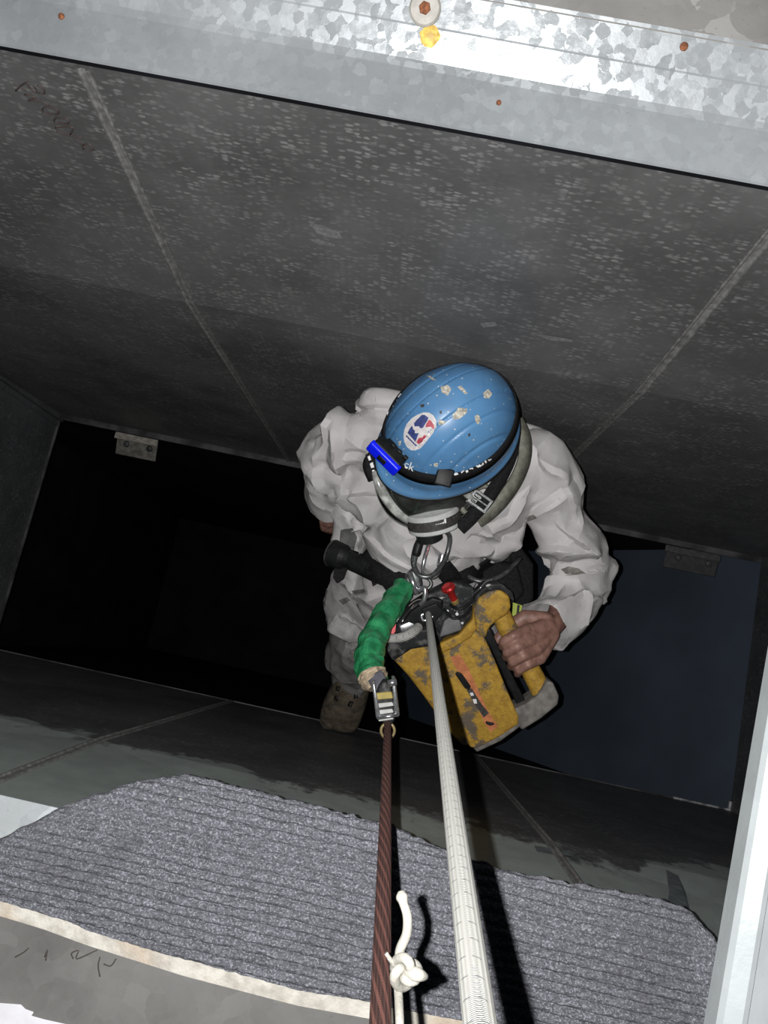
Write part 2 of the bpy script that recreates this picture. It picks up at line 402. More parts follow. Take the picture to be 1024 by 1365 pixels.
# handwriting on the far sheet (drawn strokes)
def wall_bvh(w_):
    vs, fs = [], []
    for o in w_.children:
        if o.name.startswith('sheet_panel'):
            n = len(vs); vs += [q.co.copy() for q in o.data.vertices]; fs += [[i + n for i in q.vertices] for q in o.data.polygons]
    return BVHTree.FromPolygons(vs, fs)
FB, NB = wall_bvh(wf), wall_bvh(wn)
def scuff(w_, bvh, poly, mat, off):
    h = [bvh.ray_cast(V(CAM), ray(x, y).normalized())[0] + V((0, off, 0)) for x, y in poly]
    return obj('scuff_mark', (h, [list(range(len(h)))]), mat, w_, False)
M_scuff = plain('pale scuff', (.17, .17, .172), .6, .1, .25, 120); M_smear = plain('pale smear', (.10, .115, .12), .6, 0, .3, 60)
for l in ([(413, 297), (428, 299), (452, 308), (457, 317), (440, 316), (422, 309)], [(412, 318), (425, 318), (447, 325), (446, 328), (425, 325)], [(708, 443), (740, 448), (764, 452), (764, 455), (735, 453)], [(640, 430), (660, 428), (664, 433), (645, 436)]):
    scuff(wf, FB, l, M_scuff, -.0012)
for l in ([(888, 1160), (904, 1168), (914, 1190), (922, 1225), (905, 1216), (890, 1208), (892, 1190)], [(712, 1128), (745, 1133), (770, 1137), (764, 1142), (738, 1140), (716, 1136)]):
    scuff(wn, NB, l, M_smear, .0012)
def wall_stroke(pts, r=.0012):
    out = []
    for x, y in pts:
        h = FB.ray_cast(V(CAM), ray(x, y).normalized()); out.append(h[0] + V((0, -.0008, .0004)))
    s = spline(out, 4); return tube(s, r, 5)
K = lambda l: [(X / 3.94, 80 + Y / 3.94) for X, Y in l]
strokes = [[(75, 120), (105, 140), (140, 158)], [(85, 160), (110, 135), (150, 112)], [(140, 118), (165, 150), (195, 168), (180, 130)], [(195, 130), (230, 150), (235, 175), (205, 172)],
           [(130, 180), (190, 195), (150, 210), (215, 215), (260, 235)], [(225, 262), (235, 245), (290, 250), (312, 272), (290, 284), (235, 276), (225, 262)],
           [(285, 315), (300, 300), (350, 308), (366, 325), (345, 334), (295, 328), (285, 315)], [(292, 355), (330, 352), (385, 352), (370, 390)], [(300, 370), (350, 390), (432, 405)],
           [(395, 415), (425, 435), (440, 468)], [(440, 445), (470, 440), (495, 468), (465, 474), (440, 450)]]
obj('handwriting', join(*[wall_stroke(K(s)) for s in strokes]), M_mark, wf)
st2 = [[(85, 990), (130, 965), (160, 940)], [(250, 990), (265, 950), (255, 1010)], [(410, 1000), (400, 970), (440, 955), (430, 1000), (545, 950)], [(560, 990), (550, 1040), (560, 1100)], [(580, 1030), (620, 1040), (650, 1000)]]
obj('handwriting', join(*[tube([PZ(X / 4.2, 1040 + Y / 4.2, ZP + .0005) for X, Y in spline(s, 4)], .0008, 5) for s in st2]), plain('faded ink', (.05, .042, .038), .8), pl)
# thin white patch with a jagged edge at the very corner
pw = [(-30, 1330), (0, 1337), (28, 1339), (34, 1345), (45, 1349), (42, 1354), (60, 1359), (92, 1366), (120, 1385), (-30, 1400)]
v = [PZ(x, y, ZP + .0035) for x, y in pw] + [PZ(x, y, ZP + .0005) for x, y in pw]; n = len(pw)
f = [list(range(n))[::-1], [n + i for i in range(n)]] + [[i, (i + 1) % n, n + (i + 1) % n, n + i] for i in range(n)]
tag(obj('corner_patch', (v, f), plain('white patch', (.62, .62, .66), .8, 0, .05), None, False), 'white jagged patch at the bottom left corner on the plate', 'sheet')
# hanging clips on the far hem
def clip(label, pts_px, dabs, mat_, mat2):
    p0, p1 = [PYw(x, y, YF - .016) for x, y in pts_px]
    t = thing('hem_clip', label, 'bracket', p0, 'clips on the far hem')
    x0, x1 = p0.x, p1.x
    ya, za, yb, zb = YF - .014, .012, YF - .085, -.012
    bm_obj('plate', bevelled(([V((x, y, z)) for x in (x0, x1) for y, z in ((ya, za), (yb, zb), (yb, zb - .006), (ya, za - .006))], [[0, 1, 2, 3], [7, 6, 5, 4], [0, 4, 5, 1], [1, 5, 6, 2], [2, 6, 7, 3], [3, 7, 4, 0]]), .0015, 1), mat_, t)
    bm_obj('ledge', bevelled(box(x0 - .008, x1, YF - .034, YF - .010, .010, .016), .0015, 1), mat2, t)
    for k in (.25, .82): obj('rivet', lathe(V((x0 + (x1 - x0) * k, YF - .045, .001)), V((0, -.3, 1)), [(0, .012), (.004, .011), (.006, .005)], 10), M_hem, t)
    for x, y in dabs:
        obj('paint_dab', sphere(PYw(x, y, YF - .055), (.011, .008, .009), nu=10, nv=6), M_white, t)
clip('small rusty steel clip on the dark hem at the left', ((157, 578), (214, 592)), (), M_bracket, plain('ledge steel', (.26, .24, .21), .5, .2, .3, 60))
clip('dim steel clip with white dabs on the hem right of the worker', ((865, 738), (928, 752)), ((922, 753),), plain('dull clip', (.034, .034, .036), .6, .1, .3, 60), plain('dull ledge', (.05, .05, .052), .6, .1, .3, 60))
for x, y in ((941, 746), (949, 747)):
    tag(obj('paint_dab', sphere(PYw(x, y, YF - .012), (.011, .006, .010), nu=10, nv=6), M_white), '%s of two small white dabs on the far wall beside the dim clip' % ('left' if x < 945 else 'right'), 'paint dab', 'white dabs on the wall')

# ------------------------------------------------------------------ carpet over the near rim
CB = .012                                            # carpet underside height above the flange
def cprof(s):
    "distance across the rim -> (y, z, normal angle)"
    y0, z0, R, A = YN - .005, ZN + .006, .09, math.radians(66)
    if s <= 0: return y0 + s, z0, 0.0
    a = min(s / R, A); y = y0 + R * math.sin(a); z = z0 - R * (1 - math.cos(a))
    e = s - R * A
    if e > 0: y += e * math.cos(A); z -= e * math.sin(A)
    return y, z, a
def carpet_xs(x, y):
    r = ray(x, y); lo_, hi_ = -.6, .6
    def g(s):
        yy, zz, _ = cprof(s); t = (zz + CB - CAM[2]) / r.z; return r.y * t - yy
    for _ in range(50):
        m = (lo_ + hi_) / 2
        if g(m) > 0: lo_ = m
        else: hi_ = m
    s = (lo_ + hi_) / 2; t = (cprof(s)[1] + CB - CAM[2]) / r.z
    return r.x * t, s
low = [carpet_xs(*p) for p in ((-60, 1186), (0, 1198), (60, 1216), (120, 1238), (250, 1279), (400, 1318), (510, 1338), (640, 1362), (800, 1400), (1010, 1450))]
upp = [carpet_xs(*p) for p in ((-60, 1142), (0, 1118), (85, 1078), (180, 1052), (250, 1044), (520, 1112), (600, 1148), (700, 1176), (880, 1208), (922, 1226), (955, 1262), (985, 1330))]
x0 = max(low[0][0], upp[0][0]); x1 = upp[-1][0]
lx, ls = zip(*low); ux, us = zip(*upp)
def carpet_grid(nt, nv, h, grow=0.0, rib=True):
    v = []
    for i in range(nt + 1):
        x = x0 + (x1 - x0) * i / nt
        sa = np.interp(x, lx, ls) - grow; sb = np.interp(x, ux, us)
        jag = .004 * noise.noise(V((x * 60, 0, 7))) if rib else 0
        for j in range(nv + 1):
            s = sa + (sb + jag - sa) * j / nv
            y, z, a = cprof(s)
            hh = h
            if rib:
                ph = (s + .002 * noise.noise(V((x * 9, s * 9, 0)))) / .0105
                hh += .0058 * abs(math.sin(math.pi * ph)) ** .6 * (1 - .9 * max(0, (j / nv - .96) / .04)) + .0030 * noise.noise(V((x * 120, s * 190, 2))) + .001 * noise.noise(V((x * 420, s * 420, 5)))
            lift = .012 * max(0, s) / .3
            v.append(V((x, y + math.sin(a) * hh, z + math.cos(a) * hh + lift)))
    return v
def sheet(v, nt, nv, vb):
    n = len(v); w_ = nv + 1; f = []
    for i in range(nt):
        for j in range(nv):
            q = [i * w_ + j, (i + 1) * w_ + j, (i + 1) * w_ + j + 1, i * w_ + j + 1]
            f.append(q); f.append([k + n for k in q][::-1])
    rim = [i * w_ for i in range(nt + 1)] + [nt * w_ + j for j in range(1, nv + 1)] + [i * w_ + nv for i in range(nt - 1, -1, -1)] + [j for j in range(nv - 1, 0, -1)]
    for a, b in zip(rim, rim[1:] + rim[:1]): f.append([b, a, a + n, b + n])
    return v + vb, f
t = NT('grey ribbed carpet'); nz = t.noise(420, 3, .7); n2 = t.noise(7, 4); n3 = t.noise(330, 2, .6, t.mapped((.6, 1, 1)))
c = t.mix(t.ramp(n3, .35, .65), c4(.070, .072, .081), c4(.125, .128, .145))
c = t.mix(t.ramp(nz, .50, .66, 0, .8), c, c4(.32, .325, .375))
c = t.mix(t.ramp(n2, .5, .75, 0, .45), c, c4(.07, .07, .075))
c = t.mix(t.ramp(t.vor(16), .045, .03), c, c4(.55, .55, .5))
t.bump(nz, .6, .002)
M_carpet = t.set(col=c, rough=.95, spec=.1)
t = NT('cream carpet backing'); n1 = t.noise(60, 4)
c = t.mix(t.ramp(n1, .3, .7), c4(.36, .34, .30), c4(.54, .52, .47)); c = t.mix(t.ramp(t.noise(9, 3), .5, .65, 0, .7), c, c4(.38, .29, .20)); t.bump(t.noise(300), .5, .002)
M_back = t.set(col=c, rough=.95)
ca = thing('carpet_mat', 'grey ribbed carpet offcut draped over the near rim of the opening', 'carpet', (0, YN, ZN + .004))
nt, nv = 260, 230
obj('pile', sheet(carpet_grid(nt, nv, CB), nt, nv, carpet_grid(nt, nv, .0075, 0, False)), M_carpet, ca)
obj('backing', sheet(carpet_grid(80, 40, .0080, .019, False), 80, 40, carpet_grid(80, 40, -.003, .019, False)), M_back, ca, False)
def frayed(pts):
    vs = []
    for x, y in pts:
        xx, s = carpet_xs(x, y); yy, zz, a = cprof(s); vs.append(sphere(V((xx, yy, zz + CB + .012 * max(0, s) / .3)), (.006, .003, .003), nu=7, nv=5))
    return join(*vs)
obj('frayed_thread', frayed([(214, 1051), (224, 1048), (232, 1047), (240, 1043), (249, 1041), (252, 1046)]), plain('orange fibre', (.5, .25, .18), .9), ca)
obj('frayed_thread', frayed([(886, 1209), (893, 1213), (899, 1216), (906, 1221), (912, 1224)]), bpy.data.materials['orange fibre'], ca)
# ------------------------------------------------------------------ materials of the worker and gear
t = NT('white disposable coverall'); n1 = t.noise(5, 5, .6); n2 = t.noise(45, 4, .65)
sx = t.n('ShaderNodeSeparateXYZ'); t.l(t.co, sx.inputs[0])
c = t.mix(t.ramp(n1, .3, .7), c4(.385, .37, .37), c4(.46, .45, .45))
c = t.mix(t.math('MULTIPLY', t.ramp(n2, .58, .72), t.ramp(n1, .45, .7, .1, .6)), c, c4(.24, .22, .20))
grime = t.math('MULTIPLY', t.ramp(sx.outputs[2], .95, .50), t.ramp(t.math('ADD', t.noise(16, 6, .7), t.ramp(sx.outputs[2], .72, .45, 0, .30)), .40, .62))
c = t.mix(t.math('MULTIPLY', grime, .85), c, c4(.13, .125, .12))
wr_ = t.math('ADD', t.vor(26, 'F1', t.mapped((1, 1, .8))), t.math('MULTIPLY', t.noise(30, 3, .5, dist=1.5), .5))
t.bump(wr_, .22, .006)
M_suit = t.set(col=c, rough=.62, spec=.3)
t = NT('skin'); n1 = t.noise(60, 4)
c = t.mix(t.ramp(n1, .3, .7), c4(.15, .078, .06), c4(.25, .135, .105)); c = t.mix(t.ramp(t.noise(130, 4, .7), .58, .7, 0, .5), c, c4(.10, .06, .05))
t.bump(t.noise(260, 3), .3, .001); M_skin = t.set(col=c, rough=.55)
t = NT('worn blue helmet shell'); n1 = t.noise(9, 5, .6); n2 = t.noise(70, 4, .7)
c = t.mix(t.ramp(n1, .3, .7), c4(.060, .165, .33), c4(.085, .22, .41)); c = t.mix(t.ramp(n2, .60, .75, 0, .45), c, c4(.17, .25, .33))
c = t.mix(t.ramp(t.noise(6, 3, co=t.mapped((1, 1, 1), (1, 2, 0))), .55, .75, 0, .55), c, c4(.06, .09, .13))
c = t.mix(t.ramp(t.vor(75), .13, .08), c, c4(.45, .47, .46))
t.bump(n2, .08, .001); M_helm = t.set(col=c, rough=.38)
M_black = plain('black webbing', (.010, .010, .011), .85, 0, .4, 200, .5, 500, .15)
M_rub = plain('black rubber', (.009, .0095, .010), .5, 0, .4, 60, spec=.22)
M_olive = plain('olive rubber strap', (.13, .13, .105), .6, 0, .3, 80)
M_bluelamp = plain('vivid blue plastic', (.003, .012, .80), .35, 0, .05)
M_chrome = plain('scuffed chrome', (.55, .56, .58), .25, .9, .2, 120, .1)
M_gun = plain('dark anodised metal', (.10, .105, .105), .35, .6, .4, 90)
M_canw = plain('pale canister rim', (.42, .43, .42), .5, 0, .1, 60)
M_letter = plain('white print', (.62, .62, .62), .7, 0, .05)
M_stw = plain('sticker white', (.52, .50, .50), .5, 0, .12, 120)
M_stb = plain('sticker blue', (.03, .045, .16), .5, 0, .3, 150)
M_str = plain('sticker red', (.42, .06, .09), .5, 0, .3, 150)
M_chip = plain('chipped paint', (.42, .40, .34), .8, 0, .5, 220)
M_tan = plain('tan leather boot', (.080, .066, .048), .8, 0, .4, 45, .4, 220, .2)
M_sole = plain('dark sole', (.045, .040, .034), .9)
t = NT('chipped yellow casing'); n1 = t.noise(22, 6, .7); n2 = t.noise(70, 5, .7); n3 = t.noise(7, 3)
c = t.mix(t.ramp(n2, .35, .7), c4(.26, .145, .016), c4(.40, .24, .026))
c = t.mix(t.ramp(t.math('ADD', n1, t.math('MULTIPLY', t.math('SUBTRACT', n3, .5), .5)), .50, .58, 0, .9), c, c4(.075, .066, .057))
c = t.mix(t.ramp(n2, .64, .7, 0, .6), c, c4(.06, .05, .04)); t.bump(t.math('ADD', n1, n2), .7, .003)
M_yel = t.set(col=c, rough=.7)
t = NT('scuffed grey black casing'); n1 = t.noise(45, 5, .7)
c = t.mix(t.ramp(n1, .5, .68), c4(.014, .015, .016), c4(.09, .09, .088)); c = t.mix(t.ramp(t.noise(30, 4), .66, .7), c, c4(.45, .45, .43)); t.bump(n1, .4, .002)
M_grey = t.set(col=c, rough=.55, spec=.22)
M_foot = plain('dusty grey casing', (.14, .13, .12), .8, 0, .35, 50, .4)
M_org = plain('faded orange label', (.42, .145, .055), .7, 0, .25, 70)
M_dlab = plain('dark label', (.035, .032, .030), .6, 0, .4, 150)
t = NT('green tape'); n1 = t.noise(40, 4); n2 = t.noise(14, 3, dist=1)
c = t.mix(t.ramp(n1, .3, .7), c4(.010, .12, .045), c4(.03, .25, .10)); t.bump(t.math('ADD', n2, t.math('MULTIPLY', n1, .4)), .8, .006)
M_green = t.set(col=c, rough=.25)
M_red = plain('red anodised', (.45, .02, .02), .3, .5, .2)
M_tape = plain('torn tan tape', (.32, .25, .17), .8, 0, .4, 120)

def horiz(dx, dy, tilt=0):
    "level direction that runs (dx, dy) in the picture, tipped down by tilt"
    d = CR * dx - CU * dy; d.z = 0; d.normalize(); a = math.radians(tilt)
    return d * math.cos(a) - V((0, 0, math.sin(a)))
# ------------------------------------------------------------------ helmet
F = horiz(-.83, .56, -3); L = V((0, 0, 1)).cross(F).normalized(); U = F.cross(L).normalized()
L = (L * math.cos(.14) + U * -math.sin(.14) * -1).normalized(); U = F.cross(L).normalized()
H = Q(600, 576, 1.42)
HA, HB, HH = .132, .106, .150
def hp(f, l, u): return H + F * f + L * l + U * u
def dome_u(f, l):
    r = min(1, math.sqrt((f / HA) ** 2 + (l / HB) ** 2)); return HH * (1 - r ** 2.1) ** .5
def rib(l, f):
    x = abs(l); e = 0
    for p, d in ((.026, .0), (.055, .0), (.084, .0)): e -= .0026 * math.exp(-((x - p) / .0016) ** 2)
    if x < .026: e += .0022
    fade = max(0, min(1, (1 - abs(f - .0) / (HA * .93)) * 6))
    return e * fade
helmet = thing('safety_helmet', 'scratched blue safety helmet with a round sticker on the worker', 'helmet', H)
v, f = [], []
NR, NA = 74, 180
for i in range(NR + 1):
    r = math.sin(math.pi / 2 * i / NR)
    for k in range(NA):
        a = 2 * math.pi * k / NA; ff, ll = HA * r * math.cos(a), HB * r * math.sin(a)
        uu = dome_u(ff, ll); nrm = V((ff / HA ** 2, ll / HB ** 2, max(.02, uu) / HH ** 2 * 1.0)).normalized()
        e = rib(ll, ff); v.append(hp(ff + nrm.x * e, ll + nrm.y * e, uu + nrm.z * e))
for rr, uu, fr in ((1.01, -.008, 0), (1.035, -.014, .008), (1.06, -.018, .012), (1.06, -.022, .012), (1.03, -.022, .008)):
    for k in range(NA):
        a = 2 * math.pi * k / NA; fw = max(0, math.cos(a)) ** 2
        v.append(hp(HA * rr * math.cos(a) + fr * fw * math.cos(a), HB * rr * math.sin(a), uu - .006 * fw))
for i in range(NR + 5):
    for k in range(NA):
        k2 = (k + 1) % NA; f.append([i * NA + k, (i + 1) * NA + k, (i + 1) * NA + k2, i * NA + k2])
shell = obj('shell', (v, f), M_helm, helmet)
obj('edge_trim', tube([hp(HA * 1.057 * math.cos(a) + .012 * max(0, math.cos(a)) ** 2 * math.cos(a), HB * 1.057 * math.sin(a), -.023 - .006 * max(0, math.cos(a)) ** 2) for a in np.linspace(0, 2 * math.pi, 90)], .0028, 6, False), M_rub, helmet)
def bvh_of(*os): 
    vs, fs = [], []
    for o in os:
        n = len(vs); vs += [v.co.copy() for v in o.data.vertices]; fs += [[i + n for i in p.vertices] for p in o.data.polygons]
    return BVHTree.FromPolygons(vs, fs)
def on(bvh, x, y, off=.0008):
    r = ray(x, y).normalized(); h = bvh.ray_cast(V(CAM), r)
    if h[0] is None: return None
    n = h[1] if h[1].dot(r) < 0 else -h[1]
    return h[0] + n * off
def decal(name, polys, bvh, off, mat, parent, cuts=2, th=.0006):
    "flat print or a chip laid on a curved surface; every outline is in photo pixels"
    bm = bmesh.new()
    for poly in polys:
        vs = [bm.verts.new((x, y, 0)) for x, y in poly]
        try: bm.faces.new(vs)
        except ValueError: pass
    bmesh.ops.triangulate(bm, faces=bm.faces)
    for _ in range(cuts): bmesh.ops.subdivide_edges(bm, edges=bm.edges, cuts=1, use_grid_fill=True)
    bad = []
    for q in bm.verts:
        p = on(bvh, q.co.x, q.co.y, off)
        if p is None: bad.append(q)
        else: q.co = p
    bmesh.ops.delete(bm, geom=bad, context='VERTS')
    bmesh.ops.recalc_face_normals(bm, faces=bm.faces)
    return bm_obj(name, bm, mat, parent, True)
sb = bvh_of(shell)
K3 = lambda l: [(520 + X / 10.24, 530 + Y / 10.24) for X, Y in l]
ring = [(560 + 0, 0)]
oval = [(455, 205), (530, 205), (590, 240), (632, 310), (632, 390), (600, 470), (545, 540), (480, 620), (420, 690), (350, 718), (290, 712), (235, 670), (200, 600), (190, 520), (200, 440), (235, 360), (300, 285), (380, 235)]
st = decal('sticker', [K3(oval)], sb, .0012, M_stw, helmet, 3)
decal('print', [K3([(440, 240), (480, 238), (530, 275), (520, 310), (455, 410), (425, 420), (400, 390), (345, 395), (335, 355), (370, 310)]), K3([(310, 380), (325, 430), (350, 450), (345, 480), (300, 495), (330, 525), (365, 485), (400, 480), (355, 600), (250, 480), (275, 430)])], sb, .0022, M_stb, st, 2)
decal('print', [K3([(535, 305), (560, 310), (608, 380), (590, 420), (560, 395), (490, 405), (500, 360)]), K3([(400, 545), (440, 540), (470, 505), (495, 510), (440, 590), (395, 625), (365, 605)])], sb, .0022, M_str, st, 2)
decal('lettering', [K3([(225 + i * 22, 520 + i * 22), (240 + i * 22, 510 + i * 22), (256 + i * 22, 535 + i * 22), (240 + i * 22, 545 + i * 22)]) for i in range(6)], sb, .0022, M_stb, st, 1)
K8 = lambda l: [(440 + X / 3.657, 460 + Y / 3.657) for X, Y in l]
for l in ([(540, 205), (575, 195), (592, 215), (575, 248), (545, 232)], [(598, 340), (625, 305), (668, 310), (668, 330), (630, 360), (600, 362)], [(705, 345), (722, 338), (735, 365), (722, 388), (708, 375)],
          [(745, 235), (770, 215), (790, 235), (775, 262), (748, 258)], [(470, 150), (490, 152), (520, 175), (500, 172)], [(525, 385), (535, 360), (570, 375), (545, 390)], [(672, 432), (682, 428), (684, 442), (674, 446)],
          [(534, 322), (545, 320), (545, 335), (536, 336)], [(440, 292), (462, 288), (460, 302), (446, 306)], [(335, 470), (350, 465), (345, 490), (338, 488)], [(505, 575), (525, 572), (525, 592), (508, 590)], [(620, 205), (640, 200), (670, 235), (660, 242)]):
    decal('paint_chip', [K8(l)], sb, .0010, M_chip if random.random() < .75 else M_dlab, helmet, 1)

# ------------------------------------------------------------------ headlamp
lampt = thing('headlamp', 'blue and black headlamp on a black strap around the blue helmet', 'headlamp', hp(HA, 0, .03))
v, f = [], []; NA2 = 120
def strap_ring(a, u, off):
    r = (1 - (max(u, 0) / HH) ** 2) ** (1 / 2.1); return hp((HA * r + off) * math.cos(a), (HB * r + off) * math.sin(a), u)
for u_, off in ((.026, .002), (.026, .0042), (.056, .0042), (.056, .002)):
    for k in range(NA2):
        a = 2 * math.pi * k / NA2; du = -.004 * math.cos(a) + .002 * math.sin(3 * a); v.append(strap_ring(a, u_ + du + .006, off))
for i in range(4):
    for k in range(NA2):
        k2 = (k + 1) % NA2; i2 = (i + 1) % 4; f.append([i * NA2 + k, i * NA2 + k2, i2 * NA2 + k2, i2 * NA2 + k])
strap = obj('strap', (v, f), M_black, lampt)
bb = bvh_of(shell, strap)
lc = Q(512, 610, 1.318); la = (Q(530, 629, 1.318) - Q(494, 593, 1.318)).normalized(); lo_ = (CR * -.62 + CU * -.45 - CF * .5); lo_ = (lo_ - la * lo_.dot(la)).normalized(); lu = la.cross(lo_)
bm_obj('lamp_body', bevelled(obox(lc - lo_ * .012, la, lu, lo_, .031, .014, .012), .005, 3), M_rub, lampt, True)
lb = bm_obj('blue_bezel', bevelled(obox(lc + lo_ * .001, la, lu, lo_, .034, .0125, .006), .004, 3), M_bluelamp, lampt, True)
bm_obj('button', bevelled(obox(lc + lo_ * .0072, la, lu, lo_, .009, .006, .0012), .0015, 2), M_rub, lb, True)
bm_obj('bracket', bevelled(obox(Q(524, 602, 1.335), la, lu, lo_, .022, .012, .008), .003, 2), M_rub, lampt, True)
for px, py in ((516, 600), (524, 608), (532, 616)):
    bm_obj('tilt_ratchet', bevelled(obox(Q(px + 6, py - 3, 1.322), la, lu, lo_, .004, .012, .003), .001, 1), M_rub, lampt)
cl = on(bb, 592, 634, .003)
bm_obj('strap_buckle', bevelled(obox(cl, CR * .96 - CU * .25, CU * .96 + CR * .25, CF, .015, .016, .006), .003, 2), M_rub, lampt, True)
fc = bpy.data.curves.new('t', 'FONT'); fc.body = 'ck'; to = bpy.data.objects.new('t', fc); C.objects.link(to)
me = bpy.data.meshes.new_from_object(to.evaluated_get(bpy.context.evaluated_depsgraph_get())); bpy.data.objects.remove(to)
tv = [(v.co.x, v.co.y) for v in me.vertices]; tf = [list(p.vertices) for p in me.polygons]
ang = math.radians(24); s_ = 15.5
vs = []
for x, y in tv:
    px = 538 + (x * math.cos(ang) + y * math.sin(ang) * .75) * s_; py = 622 + (x * math.sin(ang) - y * math.cos(ang)) * s_
    vs.append(on(bb, px, py, .0012) or Q(px, py, 1.35))
obj('lettering', (vs, tf), M_letter, strap, False)
K4 = lambda l: [(560 + X / 6.4, 560 + Y / 6.4) for X, Y in l]
marks = [[(285, 462), (310, 450), (328, 458), (300, 468)], [(345, 438), (375, 420), (380, 440), (352, 450)], [(385, 425), (408, 418), (410, 438), (392, 446)], [(415, 410), (450, 400), (452, 414), (425, 424)],
         [(475, 395), (490, 382), (520, 380), (540, 362), (542, 376), (515, 394), (490, 402)], [(550, 352), (562, 345), (568, 358), (556, 366)], [(578, 338), (604, 324), (608, 334), (585, 348)]]
decal('lettering', [K4(m) for m in marks], bb, .0012, M_letter, strap, 1)
decal('lettering', [[(533 + i * -5, 524 + i * 8), (536 + i * -5, 525 + i * 8), (532 - i * 5, 531 + i * 8), (530 - i * 5, 529 + i * 8)] for i in range(4)], bb, .0012, M_letter, strap, 1)

# ------------------------------------------------------------------ head frame and person
FM = horiz(-.50, .87, 12); LM = V((0, 0, 1)).cross(FM).normalized(); UM = FM.cross(LM).normalized()
HC = H - V((0, 0, 1)) * .085 + FM * .035
hm = lambda f_, l_, u_: HC + FM * f_ + LM * l_ + UM * u_
ax = (FM, LM, UM)
head = [sphere(hm(-.005, 0, .02), (.097, .076, .105), ax, 24, 16), sphere(hm(.03, 0, -.06), (.06, .058, .05), ax), sphere(hm(.062, 0, -.088), (.022, .026, .018), ax),
        sphere(hm(.10, 0, -.015), (.018, .014, .026), ax), capsule(hm(.085, 0, .02), .010, hm(.105, 0, -.018), .013), sphere(hm(.085, .032, .038), (.016, .028, .012), ax), sphere(hm(.085, -.032, .038), (.016, .028, .012), ax),
        sphere(hm(.083, 0, -.052), (.014, .026, .007), ax), sphere(hm(.085, 0, -.064), (.013, .022, .007), ax), sphere(hm(-.005, .077, -.005), (.020, .010, .032), ax), sphere(hm(-.005, -.077, -.005), (.020, .010, .032), ax),
        capsule(hm(-.03, 0, -.06), .056, Q(622, 605, 1.60), .060)]
torso = [chain([(620, 612, 1.62, 44), (595, 665, 1.66, 76), (565, 725, 1.76, 62), (548, 780, 1.88, 58)]), chain([(490, 588, 1.66, 34), (600, 640, 1.66, 55), (712, 625, 1.63, 36)])]
legs = [chain([(505, 770, 1.92, 40), (488, 815, 2.04, 34), (476, 852, 2.17, 26), (470, 906, 2.36, 15)]), chain([(600, 785, 1.92, 40), (618, 840, 2.05, 34), (632, 890, 2.25, 24), (638, 930, 2.40, 15)])]
arms = [chain([(712, 625, 1.64, 26), (738, 680, 1.665, 22), (768, 758, 1.71, 19), (745, 822, 1.63, 16), (731, 838, 1.595, 16)]),
        chain([(482, 592, 1.68, 32), (440, 632, 1.80, 27), (443, 676, 1.90, 17), (440, 690, 1.93, 14)])]
# hand closed on the grip: each finger runs over the front of the bar and curls behind its left side
hand = []
mcp = [(701, 841, 1.548), (708.5, 853.5, 1.543), (715.5, 866, 1.545), (721, 878, 1.553)]
pip = [(684, 848, 1.524), (690, 861, 1.520), (697, 874, 1.522), (704, 886, 1.531)]
dip = [(672, 855, 1.532), (677, 869, 1.529), (684, 882, 1.532), (692, 893, 1.541)]
tip = [(670, 861, 1.556), (675, 875, 1.556), (682, 888, 1.558), (690, 898, 1.563)]
rad = [7.6, 8.0, 7.6, 6.7]
for i in range(4):
    r = rad[i]
    hand.append(chain([mcp[i] + (r * 1.12,), pip[i] + (r * 1.0,), dip[i] + (r * .9,), tip[i] + (r * .8,)]))
    hand.append(chain([(731 + i * 1.5, 834 + i * 4, 1.585, 11), mcp[i] + (r * 1.12,)]))
    k = mcp[i]; hand.append(sphere(Q(k[0] + 1, k[1] - 1, k[2] - .004), .0105, nu=10, nv=8))
hand.append(chain([(728, 826, 1.592, 11), (700, 822, 1.606, 9.5), (678, 836, 1.606, 8.5), (664, 852, 1.600, 7)]))          # thumb passes behind the bar
# other hand, loosely closed beside the belt
for i in range(4):
    a = (430 + i * 5, 695 + i * 1.2, 1.925 + i * .012); hand.append(chain([(439, 686, 1.93, 9), a + (4.6,), (a[0] + 1, a[1] + 9, a[2] + .03, 4.3), (a[0] + 5, a[1] + 12, a[2] + .065, 3.8)]))
hand.append(chain([(440, 688, 1.93, 8), (449, 697, 1.90, 4.6), (450, 706, 1.91, 4.2)]))
pm = remesh(join(*head, *torso, *legs, *arms, *hand), .0026, 2, .5)
person = link('person', pm, M_skin)
tag(person, 'worker in white coverall and blue helmet hanging on ropes inside the duct', 'person')
for s in (-1, 1):
    e = obj('eye', sphere(hm(.088, .031 * s, .014), .0125, ax, 14, 10), plain('eye white', (.6, .58, .55), .2, 0, .05), person)
    obj('iris', sphere(hm(.0975, .031 * s, .013), (.0035, .006, .006), ax, 12, 8), plain('iris', (.03, .02, .015), .2), e)

